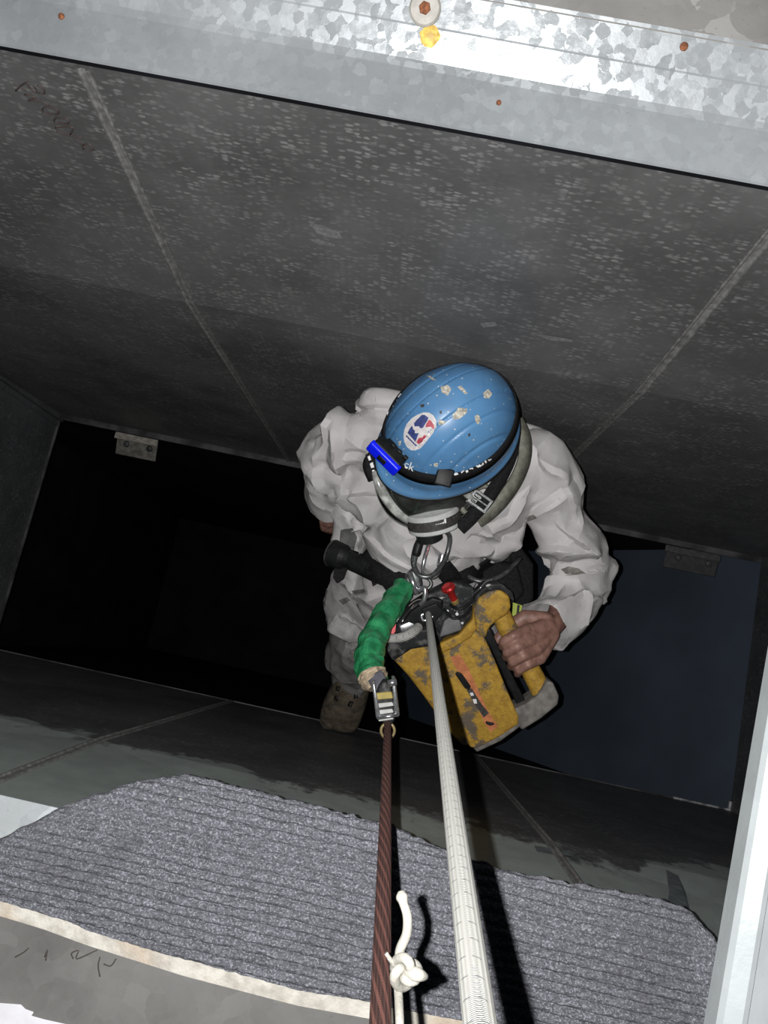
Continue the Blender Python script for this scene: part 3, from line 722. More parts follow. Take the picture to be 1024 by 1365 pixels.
# ------------------------------------------------------------------ coverall
sv = [chain([(622, 600, 1.60, 58), (600, 650, 1.64, 84), (565, 712, 1.74, 82), (548, 770, 1.88, 76)]),
      chain([(498, 590, 1.66, 42), (560, 620, 1.64, 62), (640, 640, 1.62, 72), (716, 618, 1.63, 44)]),
      chain([(505, 650, 1.70, 46), (560, 690, 1.70, 66), (650, 690, 1.68, 50)]),
      chain([(512, 540, 1.62, 34), (560, 545, 1.66, 40), (640, 560, 1.66, 44), (700, 585, 1.66, 32)]),               # hood rolled at the back of the neck
      chain([(716, 616, 1.62, 46), (733, 655, 1.63, 43), (750, 712, 1.66, 39), (772, 754, 1.70, 36), (770, 790, 1.68, 36), (748, 822, 1.63, 30), (722, 842, 1.59, 27)]),
      chain([(788, 735, 1.68, 9), (812, 757, 1.71, 7), (800, 795, 1.70, 9), (780, 775, 1.69, 26), (788, 740, 1.68, 12)]), chain([(795, 757, 1.70, 16), (790, 780, 1.69, 20)]),                                                              # fold pushed out at the elbow
      chain([(484, 588, 1.66, 40), (452, 600, 1.72, 42), (438, 632, 1.79, 38), (436, 658, 1.85, 31), (441, 676, 1.885, 24)]),
      chain([(470, 690, 1.80, 26), (460, 720, 1.82, 16)]),
      chain([(508, 765, 1.92, 56), (490, 800, 2.00, 48), (478, 845, 2.14, 38), (472, 880, 2.26, 31), (470, 908, 2.36, 23), (468, 925, 2.42, 18)]),
      chain([(600, 780, 1.92, 54), (618, 840, 2.05, 44), (632, 890, 2.25, 34), (638, 925, 2.38, 22)])]
cm = remesh(join(*sv), .0042, 10, .5)
co = np.empty(len(cm.vertices) * 3); cm.vertices.foreach_get('co', co); co = co.reshape(-1, 3)
nr = np.empty(len(cm.vertices) * 3); cm.vertex_normals.foreach_get('vector', nr); nr = nr.reshape(-1, 3)
cc = (co - CAM) @ RC; zc = -cc[:, 2]; pxy = np.stack([CX + FPX * cc[:, 0] / zc, CY - FPX * cc[:, 1] / zc], 1)
facing = ((CAM - co) * nr).sum(1) > 0
dsp = np.zeros(len(co))
for i in range(len(co)):
    p = V(co[i])
    w1 = p + V((noise.noise(p * 7), noise.noise(p * 7 + V((9, 0, 0))), noise.noise(p * 7 + V((0, 9, 0))))) * .05
    a = 1 - abs(noise.noise(w1 * 9)) * 2.0
    d = noise.voronoi(Matrix.Rotation(.6, 3, 'X') @ w1 * 7.0, distance_metric='MANHATTAN')[0]
    d2 = noise.voronoi(w1 * 12.5 + V((3, 1, 2)), distance_metric='CHEBYCHEV')[0]
    dsp[i] = .005 * max(0, a) ** 4 + .026 * (d[0] - .5) - .011 * (d2[0] - .35)
def crease(pts, amp, wid, side=0):
    "a fold of the cloth: a ridge (amp > 0) or a crease, with one sharp flank when side is set"
    global dsp
    best = np.full(len(co), 1e9); sg = np.zeros(len(co)); tt = np.zeros(len(co)); n = len(pts) - 1
    for k, ((ax_, ay_), (bx, by)) in enumerate(zip(pts, pts[1:])):
        d = np.array([bx - ax_, by - ay_]); L2 = d @ d; r = pxy - np.array([ax_, ay_]); u = np.clip(r @ d / L2, 0, 1)
        q = r - u[:, None] * d; dd = np.hypot(q[:, 0], q[:, 1]); m = dd < best
        best[m] = dd[m]; sg[m] = np.sign(d[0] * r[m, 1] - d[1] * r[m, 0]); tt[m] = (k + u[m]) / n
    wv = np.where(sg * side < 0, wid * .3, wid) if side else wid
    dsp += np.where(facing, 1.5 * amp * np.exp(-(best / wv) ** 2) * np.sin(np.pi * np.clip(tt * .9 + .05, 0, 1)) ** .5, 0)
for a in (([(463, 549), (455, 580), (456, 630), (468, 690)], .016, 14, 1), ([(463, 549), (440, 590), (424, 616)], .012, 9, 1), ([(424, 616), (456, 628), (480, 618)], -.008, 5), ([(456, 604), (474, 603), (492, 604)], -.007, 4),
          ([(458, 664), (485, 660), (512, 662)], .009, 8, 1), ([(462, 680), (480, 702), (500, 704), (522, 690)], -.008, 5), ([(522, 690), (540, 705), (556, 712)], .007, 6), ([(480, 700), (520, 735), (555, 755)], .007, 8, 1),
          ([(408, 610), (432, 645), (440, 660)], .007, 6), ([(404, 640), (430, 658), (455, 640)], -.007, 5), ([(418, 590), (440, 580), (462, 560)], .006, 5), ([(465, 548), (500, 545), (545, 548)], -.009, 5),
          ([(600, 640), (640, 700), (690, 720)], .008, 9, 1), ([(700, 600), (745, 640), (770, 690)], .008, 9, -1), ([(690, 690), (730, 665), (760, 640)], -.007, 6), ([(640, 705), (680, 690), (700, 655)], .007, 8, 1),
          ([(700, 735), (745, 728), (785, 735)], .010, 8, 1), ([(710, 748), (755, 755), (800, 742)], -.012, 6), ([(745, 700), (775, 725), (800, 752)], .010, 8, -1), ([(716, 790), (755, 770), (800, 762)], .008, 7, 1), ([(740, 815), (775, 790), (806, 800)], .008, 7, 1),
          ([(715, 812), (740, 800), (750, 780)], -.007, 5), ([(770, 772), (785, 800), (775, 830)], .007, 6), ([(610, 720), (650, 728), (690, 715)], .008, 7), ([(570, 735), (620, 742), (665, 742)], -.006, 5), ([(560, 700), (590, 725), (600, 745)], .006, 6),
          ([(450, 770), (480, 790), (520, 792)], .010, 8, 1), ([(446, 830), (470, 848), (492, 842)], .012, 8, -1), ([(448, 858), (470, 866), (492, 858)], -.010, 6), ([(446, 880), (468, 890), (488, 882)], .008, 6), ([(446, 790), (456, 815), (450, 845)], .007, 6)):
    crease(*a)
co = co + nr * dsp[:, None]
yy = co[:, 1]; co[:, 1] = np.where(yy > .49, .49 + .045 * np.tanh((yy - .49) / .06), yy)      # the back leans on the far sheet
cm.vertices.foreach_set('co', co.ravel()); cm.update()
bm = bmesh.new(); bm.from_mesh(cm)
def cut(c_, d_, rad_):
    d_ = d_.normalized(); bmesh.ops.delete(bm, geom=[q for q in bm.verts if (q.co - c_).length < rad_ and (q.co - c_).dot(d_) > 0], context='VERTS')
cut(Q(726, 840, 1.595), Q(722, 846, 1.585) - Q(745, 822, 1.63), .07)
cut(Q(441, 674, 1.88), Q(444, 690, 1.92) - Q(438, 655, 1.84), .075)
cut(Q(470, 910, 2.37), Q(470, 910, 2.37) - Q(474, 870, 2.22), .10)
cut(Q(637, 918, 2.35), Q(637, 918, 2.35) - Q(628, 880, 2.2), .10)
for _ in range(6):
    bmesh.ops.smooth_vert(bm, verts=[q for q in bm.verts if q.is_boundary], factor=.5, use_axis_x=True, use_axis_y=True, use_axis_z=True)
print('coverall y', min(q.co.y for q in bm.verts), max(q.co.y for q in bm.verts), len(bm.verts), len(pm.vertices))
bm.to_mesh(cm); bm.free()
# stiff non-woven cloth: broad flat facets that meet in hard creases
to = bpy.data.objects.new('tmp', cm); C.objects.link(to); dm = to.modifiers.new('d', 'DECIMATE'); dm.ratio = .075
cm = bpy.data.meshes.new_from_object(to.evaluated_get(bpy.context.evaluated_depsgraph_get())); bpy.data.objects.remove(to)
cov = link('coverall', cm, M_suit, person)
cm.set_sharp_from_angle(angle=math.radians(24))
def patch(name, poly, z, th, mat, parent, bev=.002): return bm_obj(name, bevelled(slab_px(poly, z, th), bev, 2), mat, parent, True)
cb = bvh_of(cov)
decal('pocket_patch', [[(455, 706), (470, 703), (476, 716), (470, 736), (460, 734), (453, 720)]], cb, .002, plain('grey patch', (.09, .09, .09), .9), cov, 2)

for l in ([(748, 759), (758, 755), (772, 758), (780, 764), (768, 766), (754, 765)], [(700, 690), (712, 686), (716, 690), (704, 695)], [(452, 800), (462, 796), (468, 800), (458, 806)], [(468, 788), (486, 785), (490, 789), (474, 793)], [(462, 870), (476, 862), (488, 868), (478, 884), (464, 884)]):
    decal('dirt_smear', [l], cb, .0012, plain('dirt', (.16, .15, .14), .9, 0, .4, 90), cov, 2)
# ------------------------------------------------------------------ boots
def boot(pts, toe_dir, parent, full):
    b = None
    s = spline(pts, 5); v, f = [], []; n = 20
    cs = [Q(*a[:3]) for a in s]
    for i, a in enumerate(s):
        t_ = (cs[min(i + 1, len(cs) - 1)] - cs[max(0, i - 1)]).normalized(); sd = t_.cross(-CF).normalized(); up = sd.cross(t_).normalized()
        wd, ht = a[3] * a[2] / FPX, a[4] * a[2] / FPX
        for k in range(n):
            an = 2 * math.pi * k / n; cx_ = abs(math.cos(an)) ** .75 * math.copysign(1, math.cos(an)); sy = abs(math.sin(an)) ** .75 * math.copysign(1, math.sin(an))
            v.append(cs[i] + sd * (wd * cx_) + up * (ht * sy))
    for i in range(len(s) - 1):
        for k in range(n): f.append([i * n + k, i * n + (k + 1) % n, (i + 1) * n + (k + 1) % n, (i + 1) * n + k])
    f.append(list(range(n))[::-1]); f.append([(len(s) - 1) * n + k for k in range(n)])
    b = obj('boot', (v, f), M_tan, parent)
    b['label'] = 'tan leather work boot'
    return b, cs, s
bpts = [(477, 889, 2.330, 20, 19), (470, 912, 2.345, 24, 22), (463, 930, 2.372, 27, 22), (457, 946, 2.395, 28, 19), (453, 958, 2.408, 27, 15), (450, 966, 2.412, 24, 11), (448.5, 971, 2.416, 16, 6)]
b1, cs, s_ = boot(bpts, None, person, True)
bvb = bvh_of(b1)
so = [(x, y, z + .045, w_ + 2, 7) for x, y, z, w_, h_ in bpts[1:]]
sv_ = slab_px([(445, 905), (432, 945), (425, 962), (432, 973), (455, 977), (470, 968), (480, 940), (492, 912)], 2.445, .022)
bm_obj('sole', bevelled(sv_, .006, 2), M_sole, b1, True)
K6 = lambda l: [(400 + X / 7.186, 800 + Y / 7.186) for X, Y in l]
for l in ([(365, 830), (388, 828), (375, 862), (356, 862)], [(345, 915), (362, 918), (358, 958), (338, 952)], [(525, 885), (550, 880), (545, 925), (525, 930)], [(480, 965), (505, 970), (490, 1010), (465, 1000)]):
    pts = [on(bvb, x, y, .004) for x, y in K6(l)]
    if all(pts): obj('lace_hook', tube(pts + pts[:2], .003, 6), M_rub, b1)
for l in ([(372, 850), (450, 880), (535, 905)], [(350, 935), (420, 945), (490, 985)], [(372, 850), (430, 920), (490, 985)], [(350, 935), (450, 910), (535, 905)]):
    pts = [on(bvb, x, y, .002) for x, y in K6(l)]
    if all(pts): obj('lace', tube([V(a) for a in spline(pts, 5)], .0032, 6), M_tan, b1)
for l in ([(215, 1030), (270, 1005), (380, 1000), (480, 1030), (520, 1075)], [(195, 1120), (260, 1150), (360, 1185), (440, 1195)]):
    pts = [on(bvb, x, y, .001) for x, y in K6(l)]
    if all(pts): obj('stitched_edge', tube([V(a) for a in spline(pts, 5)], .0022, 6), M_sole, b1)
boot([(640, 905, 2.33, 20, 19), (642, 922, 2.36, 24, 22), (645, 942, 2.40, 26, 19), (647, 958, 2.43, 24, 12), (648, 964, 2.44, 15, 6)], None, person, False)

# ------------------------------------------------------------------ respirator
msk = thing('respirator', 'full face respirator with dark visor and white filter canister below the helmet', 'mask', HC)
def patch_ell(c_, rf, rl, ru, a0, a1, e0, e1, na, ne):
    v, f = [], []
    for i in range(na + 1):
        a = math.radians(a0 + (a1 - a0) * i / na)
        for j in range(ne + 1):
            e = math.radians(e0 + (e1 - e0) * j / ne)
            v.append(c_ + FM * (rf * math.cos(a) * math.cos(e)) + LM * (rl * math.sin(a) * math.cos(e)) + UM * (ru * math.sin(e)))
    for i in range(na):
        for j in range(ne): q = i * (ne + 1) + j; f.append([q, q + ne + 1, q + ne + 2, q + 1])
    rim = [i * (ne + 1) for i in range(na + 1)] + [na * (ne + 1) + j for j in range(1, ne + 1)] + [i * (ne + 1) + ne for i in range(na - 1, -1, -1)] + [j for j in range(ne - 1, 0, -1)]
    return v, f, [v[i] for i in rim]
vc = hm(.012, -.004, -.012)
v, f, rim = patch_ell(vc, .136, .112, .110, -80, 80, -46, 62, 40, 24)
t = NT('smoky visor'); n1 = t.noise(25, 4)
tr = t.n('ShaderNodeBsdfTransparent'); tr.inputs[0].default_value = (.40, .42, .40, 1)
gl = t.n('ShaderNodeBsdfGlossy'); gl.inputs['Roughness'].default_value = .12; gl.inputs[0].default_value = (.8, .85, .82, 1)
df = t.n('ShaderNodeBsdfDiffuse'); df.inputs[0].default_value = (.15, .155, .15, 1)
m1 = t.n('ShaderNodeMixShader'); t.l(t.ramp(n1, .35, .7, .06, .22), m1.inputs[0]); t.l(tr.outputs[0], m1.inputs[1]); t.l(df.outputs[0], m1.inputs[2])
fr = t.n('ShaderNodeFresnel'); m2 = t.n('ShaderNodeMixShader'); t.l(fr.outputs[0], m2.inputs[0]); t.l(m1.outputs[0], m2.inputs[1]); t.l(gl.outputs[0], m2.inputs[2])
t.l(m2.outputs[0], t.t.nodes['Material Output'].inputs[0]); M_visor = t.m
n = len(v); v2 = [p + (vc - p).normalized() * .002 for p in v]
vis = obj('visor', (v + v2, f + [[i + n for i in q][::-1] for q in f]), M_visor, msk)
M_clear = plain('clear edged rubber', (.36, .37, .35), .15, 0, .5, 45, .1, 60, .9)
obj('visor_frame', tube(rim + rim[:1], .0075, 8, False), M_clear, msk)
v, f, _ = patch_ell(hm(.0, 0, -.02), .102, .090, .105, -100, 100, -70, 30, 30, 20)
obj('face_seal', (v, f), M_rub, msk)
obj('nose_cup', sphere(hm(.075, 0, -.055), (.045, .048, .042), ax), plain('green grey nose cup', (.05, .085, .06), .5, 0, .4, 60), msk)
ca_ = Q(578, 690, 1.480); cax = (CU * -.95 + CR * .22 + CF * .28).normalized()
R_ = .0525
can = obj('filter_canister', lathe(ca_, cax, [(-.024, .030), (-.0195, .044), (-.018, R_ - .002), (-.016, R_), (.018, R_), (.020, R_ - .002), (.022, .03)], 40), M_canw, msk, False)
obj('label_band', lathe(ca_, cax, [(-.0085, R_), (-.0080, R_ + .0008), (.0105, R_ + .0008), (.011, R_)], 48), M_dlab, can, False)
cbv = bvh_of(bpy.data.objects[can.children[0].name])
decal('label_print', [[(580 + i * 3, 694 - i * .5), (582.4 + i * 3, 693.5 - i * .5), (583 + i * 3, 699 - i * .5), (580.6 + i * 3, 699.5 - i * .5)] for i in range(5)], cbv, .0006, M_letter, can, 0)
decal('label_print', [[(603, 681), (608, 679), (609, 688), (604, 690)]], cbv, .0006, M_canw, can, 0)
obj('canister_neck', lathe(ca_ - cax * .040, cax, [(0, .024), (.018, .026), (.020, .022)], 24), M_rub, msk, False)
obj('exhale_valve', lathe(Q(572, 712, 1.52), cax, [(-.02, .028), (.012, .026), (.016, .018)], 24), M_rub, msk, False)
obj('head_strap', ribbon([Q(*p) for p in ((688, 560, 1.50), (699, 585, 1.50), (699, 612, 1.495), (688, 640, 1.485), (670, 666, 1.475), (652, 684, 1.47), (637, 694, 1.468))], .030, .005, (CR * .5 - CU * .25 - CF).normalized(), 8), M_olive, msk)
hs = obj('webbing', ribbon([Q(*p) for p in ((686, 575, 1.485), (681, 605, 1.48), (670, 632, 1.472), (657, 655, 1.462), (645, 672, 1.456), (628, 690, 1.45), (612, 705, 1.452))], .026, .003, -CF, 8), M_black, msk)
hs['label'] = 'black head strap webbing with a loose end'
for c_, sc in (((640, 668, 1.452), 1.0), ((628, 663, 1.458), .8)):
    p = Q(*c_); d1 = (Q(657, 648, 1.452) - Q(630, 686, 1.452)).normalized(); d2 = d1.cross(CF).normalized()
    bm_obj('buckle', bevelled(join(obox(p + d1 * .012 * sc, d1, d2, CF, .003, .019 * sc, .003), obox(p - d1 * .012 * sc, d1, d2, CF, .003, .019 * sc, .003), obox(p + d2 * .018 * sc, d1, d2, CF, .015 * sc, .003, .003), obox(p - d2 * .018 * sc, d1, d2, CF, .015 * sc, .003, .003), obox(p, d1, d2, CF, .002, .018 * sc, .003)), .001, 1), M_gun, msk)
loop = [(628, 655), (645, 648), (656, 655), (652, 668), (636, 682), (622, 684), (616, 674)]
obj('strap_lug', tube([Q(x, y, 1.468) for x, y in [tuple(a) for a in spline(loop + loop[:1], 5)]], .0055, 8, False), M_olive, msk)
obj('webbing', ribbon([Q(*p) for p in ((552, 545, 1.52), (520, 575, 1.48), (498, 605, 1.47), (490, 620, 1.47), (497, 640, 1.47))], .020, .003, (CR * -.5 - CF).normalized(), 8), M_black, msk)
tagp = bm_obj('strap_label', bevelled(slab_px([(487, 606), (495, 602), (504, 630), (498, 636), (489, 630)], 1.455, .003), .001, 1), M_black, msk)
for l in ([(490, 609), (493, 607), (495, 613), (492, 614)], [(493, 618), (497, 616), (499, 623), (495, 624)], [(496, 627), (499, 626), (500, 630), (497, 631)]): obj('label_print', slab_px(l, 1.4535, .001), M_letter, tagp, False)
obj('visor_rim', tube_px([(500, 628, 1.455, 5), (505, 645, 1.455, 6.5), (515, 664, 1.46, 7), (529, 681, 1.465, 7), (545, 693, 1.47, 6), (558, 698, 1.475, 4)], 6), M_clear, msk)

# ------------------------------------------------------------------ harness, torch, carabiners
har = thing('climbing_harness', 'black webbing harness belt buckled around the white coverall', 'harness', Q(560, 780, 1.8))
def on_cov(x, y, off=.006):
    p = on(cb, x, y, off); return p if p is not None else Q(x, y, 1.75)
def belt(name, pts, wpx, mat=M_black, lift=.007, th=.004):
    P_ = [on_cov(x, y, lift) for x, y in pts]; z = to_px(P_[len(P_) // 2])[2]
    return obj(name, ribbon(P_, wpx * z / FPX, th, -CF, 8), mat, har)
belt('waist_belt', [(446, 738), (470, 748), (500, 758), (530, 768), (556, 776)], 30)
belt('waist_belt', [(596, 768), (625, 762), (652, 752), (682, 745)], 24)
belt('webbing', [(490, 740), (515, 760), (530, 782)], 20, lift=.012)
belt('webbing', [(588, 752), (602, 770), (606, 800)], 26, lift=.010)
belt('webbing', [(640, 745), (654, 765), (660, 790)], 18, lift=.012)
obj('gear_loop', tube_px([(612, 762, 1.64, 3), (640, 775, 1.62, 3.4), (668, 768, 1.64, 3.4), (694, 744, 1.68, 3)]), M_gun, har)
patch('strap_end', [(490, 756), (520, 768), (497, 782)], 1.69, .004, M_black, har, .001)
patch('strap_end', [(446, 752), (464, 756), (458, 772), (449, 778), (444, 770)], 1.76, .006, M_black, har, .002)
patch('gear_pouch', [(632, 762), (662, 748), (690, 752), (700, 790), (680, 812), (650, 800)], 1.70, .07, M_black, har, .008)
patch('gap_shade', [(650, 735), (690, 722), (712, 752), (712, 800), (690, 818), (668, 790)], 1.78, .04, M_black, har, .008)  # black slab standing in for the shadowed gap beside the pouch
hv = patch('reflective_strap', [(684, 803), (699, 808), (697, 838), (682, 832)], 1.66, .004, plain('yellow green webbing', (.30, .36, .05), .7), har, .001)
patch('stripe', [(690, 806), (693, 807), (690, 835), (687, 834)], 1.658, .002, M_rub, hv, .0004)
obj('ventral_ring', tube([Q(562 + 13 * math.cos(a), 778 + 9 * math.sin(a), 1.60) for a in np.linspace(0, 2 * math.pi, 24)], .004, 8, False), M_gun, har)
tor = thing('torch', 'short black torch clipped at the left end of the harness belt', 'torch', Q(448, 738, 1.74))
td = (Q(482, 752, 1.70) - Q(442, 736, 1.735)).normalized()
obj('head', lathe(Q(443, 737, 1.735), td, [(0, .030), (.004, .031), (.03, .029), (.04, .022), (.042, .02)], 28), M_rub, tor, False)
obj('lens_ring', lathe(Q(443, 737, 1.735) - td * .002, td, [(-.001, .027), (0, .0312), (.003, .0315), (.0035, .030)], 28), M_gun, tor, False)
obj('barrel', lathe(Q(443, 737, 1.735) + td * .04, td, [(0, .021), (.01, .019), (.06, .019), (.063, .021), (.085, .021)], 24), M_rub, tor, False)
def carab(label, pts, z, r, mat, sleeve, slmat):
    o = thing('carabiner', label, 'carabiner', Q(pts[0][0], pts[0][1], z))
    s = spline([p + (z + .012 * math.sin(i * 1.3),) for i, p in enumerate(pts)] + [pts[0] + (z,)], 6)
    obj('frame', tube([Q(*a) for a in s], r, 8, False), mat, o)
    a, b = sleeve; obj('gate', tube([Q(a[0], a[1], z), Q(b[0], b[1], z)], r * .95, 8), M_chrome, o)
    m = ((a[0] + b[0]) / 2, (a[1] + b[1]) / 2); q = lambda k: Q(a[0] + (b[0] - a[0]) * k, a[1] + (b[1] - a[1]) * k, z)
    obj('locking_sleeve', tube([q(.15), q(.25), q(.6), q(.7)], [r * 1.3, r * 1.7, r * 1.7, r * 1.3], 10), slmat, o)
    return o
carab('dark steel carabiner hanging below the filter canister', [(561, 715), (554, 730), (551, 750), (558, 766), (574, 768), (588, 755), (597, 735), (599, 714), (585, 706)], 1.52, .0052, M_gun, ((561, 716), (551, 752)), M_rub)
carab('bright chrome carabiner beside the dark one above the yellow device', [(572, 725), (566, 745), (564, 762), (574, 770), (584, 764), (591, 742), (594, 722), (584, 716)], 1.555, .0045, M_chrome, ((593, 728), (583, 768)), M_chrome)
sh = thing('swivel_shackle', 'scuffed metal swivel shackle joining the green lanyard to the carabiners', 'shackle', Q(548, 778, 1.54))
bm_obj('body', bevelled(slab_px([(538, 772), (548, 758), (560, 762), (564, 780), (556, 794), (542, 790)], 1.525, .03), .006, 2), M_gun, sh, True)
obj('pin', tube([Q(546, 764, 1.515), Q(556, 792, 1.515)], .006, 10), M_chrome, sh)
obj('bow', tube_px([(556, 788, 1.52, 3.5), (566, 784, 1.51, 3.5), (566, 798, 1.51, 3.5), (560, 806, 1.515, 3.2)]), M_chrome, sh)

# ------------------------------------------------------------------ yellow powered ascender
asc = thing('rope_ascender', 'battered yellow and black powered rope ascender gripped by the worker', 'ascender', Q(640, 990, 1.62))
TL = lambda x, y: (y - 880) * .00045 - (x - 640) * .0001
def part(name, poly, z, th, mat, bev=.006, parent=asc, back=1.0, seg=3): return bm_obj(name, bevelled(slab_px(poly, z, th, TL, back), bev, seg), mat, parent, True)
front = part('casing', [(585, 858), (612, 846), (634, 838), (644, 844), (660, 880), (678, 924), (692, 955), (692, 966), (664, 984), (634, 999), (626, 996), (612, 955), (598, 905)], 1.545, .10, M_yel, .009)
part('side_casing', [(519, 874), (545, 862), (586, 852), (604, 915), (630, 992), (618, 996), (598, 975), (566, 930), (545, 902)], 1.575, .085, M_yel, .010)
part('bottom_plate', [(628, 994), (664, 978), (691, 962), (695, 968), (668, 988), (636, 1003)], 1.548, .10, M_foot, .004)
part('collar', [(516, 868), (520, 852), (540, 842), (582, 836), (592, 850), (586, 860), (548, 866), (524, 882)], 1.545, .08, M_grey, .007)
part('side_rail', [(642, 842), (654, 838), (676, 886), (702, 936), (694, 948), (676, 912), (658, 872)], 1.575, .07, M_rub, .004)
part('upper_arm', [(635, 842), (632, 812), (637, 799), (652, 788), (668, 786), (680, 795), (682, 810), (676, 820), (662, 828), (652, 838), (648, 852)], 1.520, .075, M_yel, .012)
part('shoulder_strip', [(586, 858), (612, 846), (630, 826), (632, 806), (640, 802), (642, 832), (628, 850), (606, 864), (588, 872)], 1.530, .03, M_yel, .006)
part('top_pad', [(630, 808), (634, 794), (650, 779), (670, 778), (684, 790), (686, 804), (678, 794), (666, 786), (650, 788), (637, 799)], 1.528, .08, M_grey, .006)
part('lower_arm', [(688, 962), (684, 946), (702, 938), (716, 928), (730, 908), (738, 910), (746, 928), (744, 940), (722, 958), (696, 974)], 1.548, .07, M_foot, .010)
g = spline([(664, 812, 1.565, 14), (676, 836, 1.568, 13), (696, 872, 1.578, 13), (712, 902, 1.585, 13.5), (724, 926, 1.59, 14)], 8)
obj('grip', tube([Q(*a[:3]) for a in g], [a[3] * a[2] / FPX for a in g], 18), M_yel, asc)
mec = part('rope_drive', [(524, 846), (532, 826), (548, 808), (576, 790), (604, 776), (630, 782), (640, 796), (632, 822), (612, 844), (588, 852), (560, 846)], 1.555, .08, M_grey, .008)
part('drive_cover', [(532, 836), (548, 814), (576, 796), (592, 800), (588, 822), (562, 838)], 1.535, .03, M_rub, .006, mec)
part('guide_block', [(586, 850), (592, 828), (604, 820), (614, 828), (616, 840)], 1.528, .03, plain('grey block', (.12, .12, .125), .6), .004, mec)
part('lever', [(562, 812), (582, 804), (592, 816), (580, 830), (568, 838)], 1.522, .02, M_rub, .003, mec)
ov = [(562, 820), (572, 814), (577, 816), (577, 822), (567, 827), (563, 825)]
obj('rope_guide', tube([Q(x, y, 1.505) for x, y in [tuple(a) for a in spline(ov + ov[:1], 5)]], .0032, 8, False), M_chrome, mec)
bm_obj('tail_clamp', bevelled(obox(Q(543, 834, 1.53), CR * .92 + CU * .38, CU * .92 - CR * .38, CF, .016, .008, .008), .003, 2), M_chrome, mec, True)
logo = [(545, 808), (552, 802), (560, 799), (562, 803), (555, 808), (548, 812), (552, 806)]
obj('embossed_logo', tube([Q(x, y, 1.531) for x, y in [tuple(a) for a in spline(logo, 4)]], .0013, 6), M_foot, mec)
for x, y, r in ((552, 813, 4), (538, 828, 3), (596, 814, 3), (609, 818, 3.2), (623, 806, 3), (616, 830, 2.6), (556, 836, 2.6)):
    obj('bolt', lathe(Q(x, y, 1.535), -CF, [(-.01, r * .0015), (.004, r * .0015), (.006, r * .001)], 8), M_chrome, mec, False)
obj('cable', tube_px([(600, 806, 1.52, 2), (612, 812, 1.505, 2), (624, 806, 1.51, 2), (634, 794, 1.52, 2)]), M_rub, mec)
obj('cable', tube_px([(592, 812, 1.52, 2), (604, 824, 1.505, 2), (620, 820, 1.51, 2), (630, 808, 1.525, 2)]), M_rub, mec)
kn = Q(606, 800, 1.525); ka = (Q(592, 772, 1.500) - kn).normalized()
k_ = obj('release_knob', lathe(kn, ka, [(0, .007), (.012, .007), (.022, .008), (.030, .014), (.034, .0145), (.037, .012)], 18), M_red, asc, False)
obj('knob_collar', lathe(kn - ka * .006, ka, [(0, .0085), (.007, .0085), (.008, .007)], 14), plain('brass', (.45, .33, .12), .4, .7), k_, False)
t = NT('green indicator'); t.b.inputs['Emission Color'].default_value = (.05, 1, .55, 1); t.b.inputs['Emission Strength'].default_value = 2.2; t.set(col=c4(.05, .6, .35))
obj('indicator_light', sphere(Q(640, 799, 1.500), .0036, nu=10, nv=8), t.m, asc)
obj('antenna_wire', tube_px([(632, 792, 1.52, 1), (640, 784, 1.50, 1), (648, 776, 1.51, 1), (656, 773, 1.52, 1)]), M_chrome, asc)
fb = bvh_of(front)
decal('warning_label', [[(600, 876), (613, 872), (624, 890), (636, 916), (650, 946), (664, 968), (654, 976), (645, 962), (636, 940), (622, 916)]], fb, .0006, M_org, asc, 3)
decal('name_plate', [[(622, 919), (629, 917), (642, 938), (652, 950), (645, 956), (634, 940)]], fb, .0016, M_dlab, asc, 2)
bm_obj('switch_cover', bevelled(slab_px([(607, 899), (610, 895), (616, 898), (628, 915), (626, 920), (620, 918)], 1.542, .012, TL), .0015, 2), M_rub, asc, True)
obj('round_plug', lathe(Q(654, 959, 1.582), -CF, [(-.012, .0125), (.001, .0125), (.002, .010)], 16), M_rub, asc, False)
decal('name_plate_print', [[(626, 923), (630, 922), (632, 926), (628, 927)], [(630, 931), (635, 931), (636, 937), (632, 937)]], fb, .0026, M_letter, asc, 1)
obj('red_tag', slab_px([(517, 847), (524, 833), (528, 832), (527, 842), (522, 848)], 1.52, .004), plain('red plastic', (.6, .06, .07), .5), asc, False)

# ------------------------------------------------------------------ ropes
def rope_mat(name, base, dark, mark=None, stripes=None):
    t = NT(name); uv = t.tc.outputs['UV']; sp = t.n('ShaderNodeSeparateXYZ'); t.l(uv, sp.inputs[0])
    x, y = sp.outputs[0], sp.outputs[1]
    a = t.math('SINE', t.math('MULTIPLY', t.math('ADD', x, t.math('MULTIPLY', y, 60)), 50.27)); b = t.math('SINE', t.math('MULTIPLY', t.math('SUBTRACT', x, t.math('MULTIPLY', y, 60)), 50.27))
    br = t.math('MULTIPLY', a, b); n1 = t.noise(60, 4)
    c = t.mix(t.ramp(br, -.8, .6), dark, base); c = t.mix(t.ramp(n1, .5, .75, 0, .4), c, dark)
    if mark:
        ph = t.math('FRACT', t.math('ADD', t.math('MULTIPLY', y, 78), t.math('MULTIPLY', x, 1.0)))
        dash = t.math('MULTIPLY', t.ramp(ph, .075, .05), t.ramp(t.math('FRACT', t.math('MULTIPLY', x, 6)), .35, .5, 0, 1))
        c = t.mix(dash, c, mark)
    if stripes:
        s1 = t.ramp(t.math('SINE', t.math('ADD', t.math('MULTIPLY', x, 44), t.math('MULTIPLY', y, 200))), .3, .6)
        c = t.mix(t.math('MULTIPLY', s1, .7), c, stripes)
    t.bump(br, .6, .001)
    return t.set(col=c, rough=.85, spec=.2)
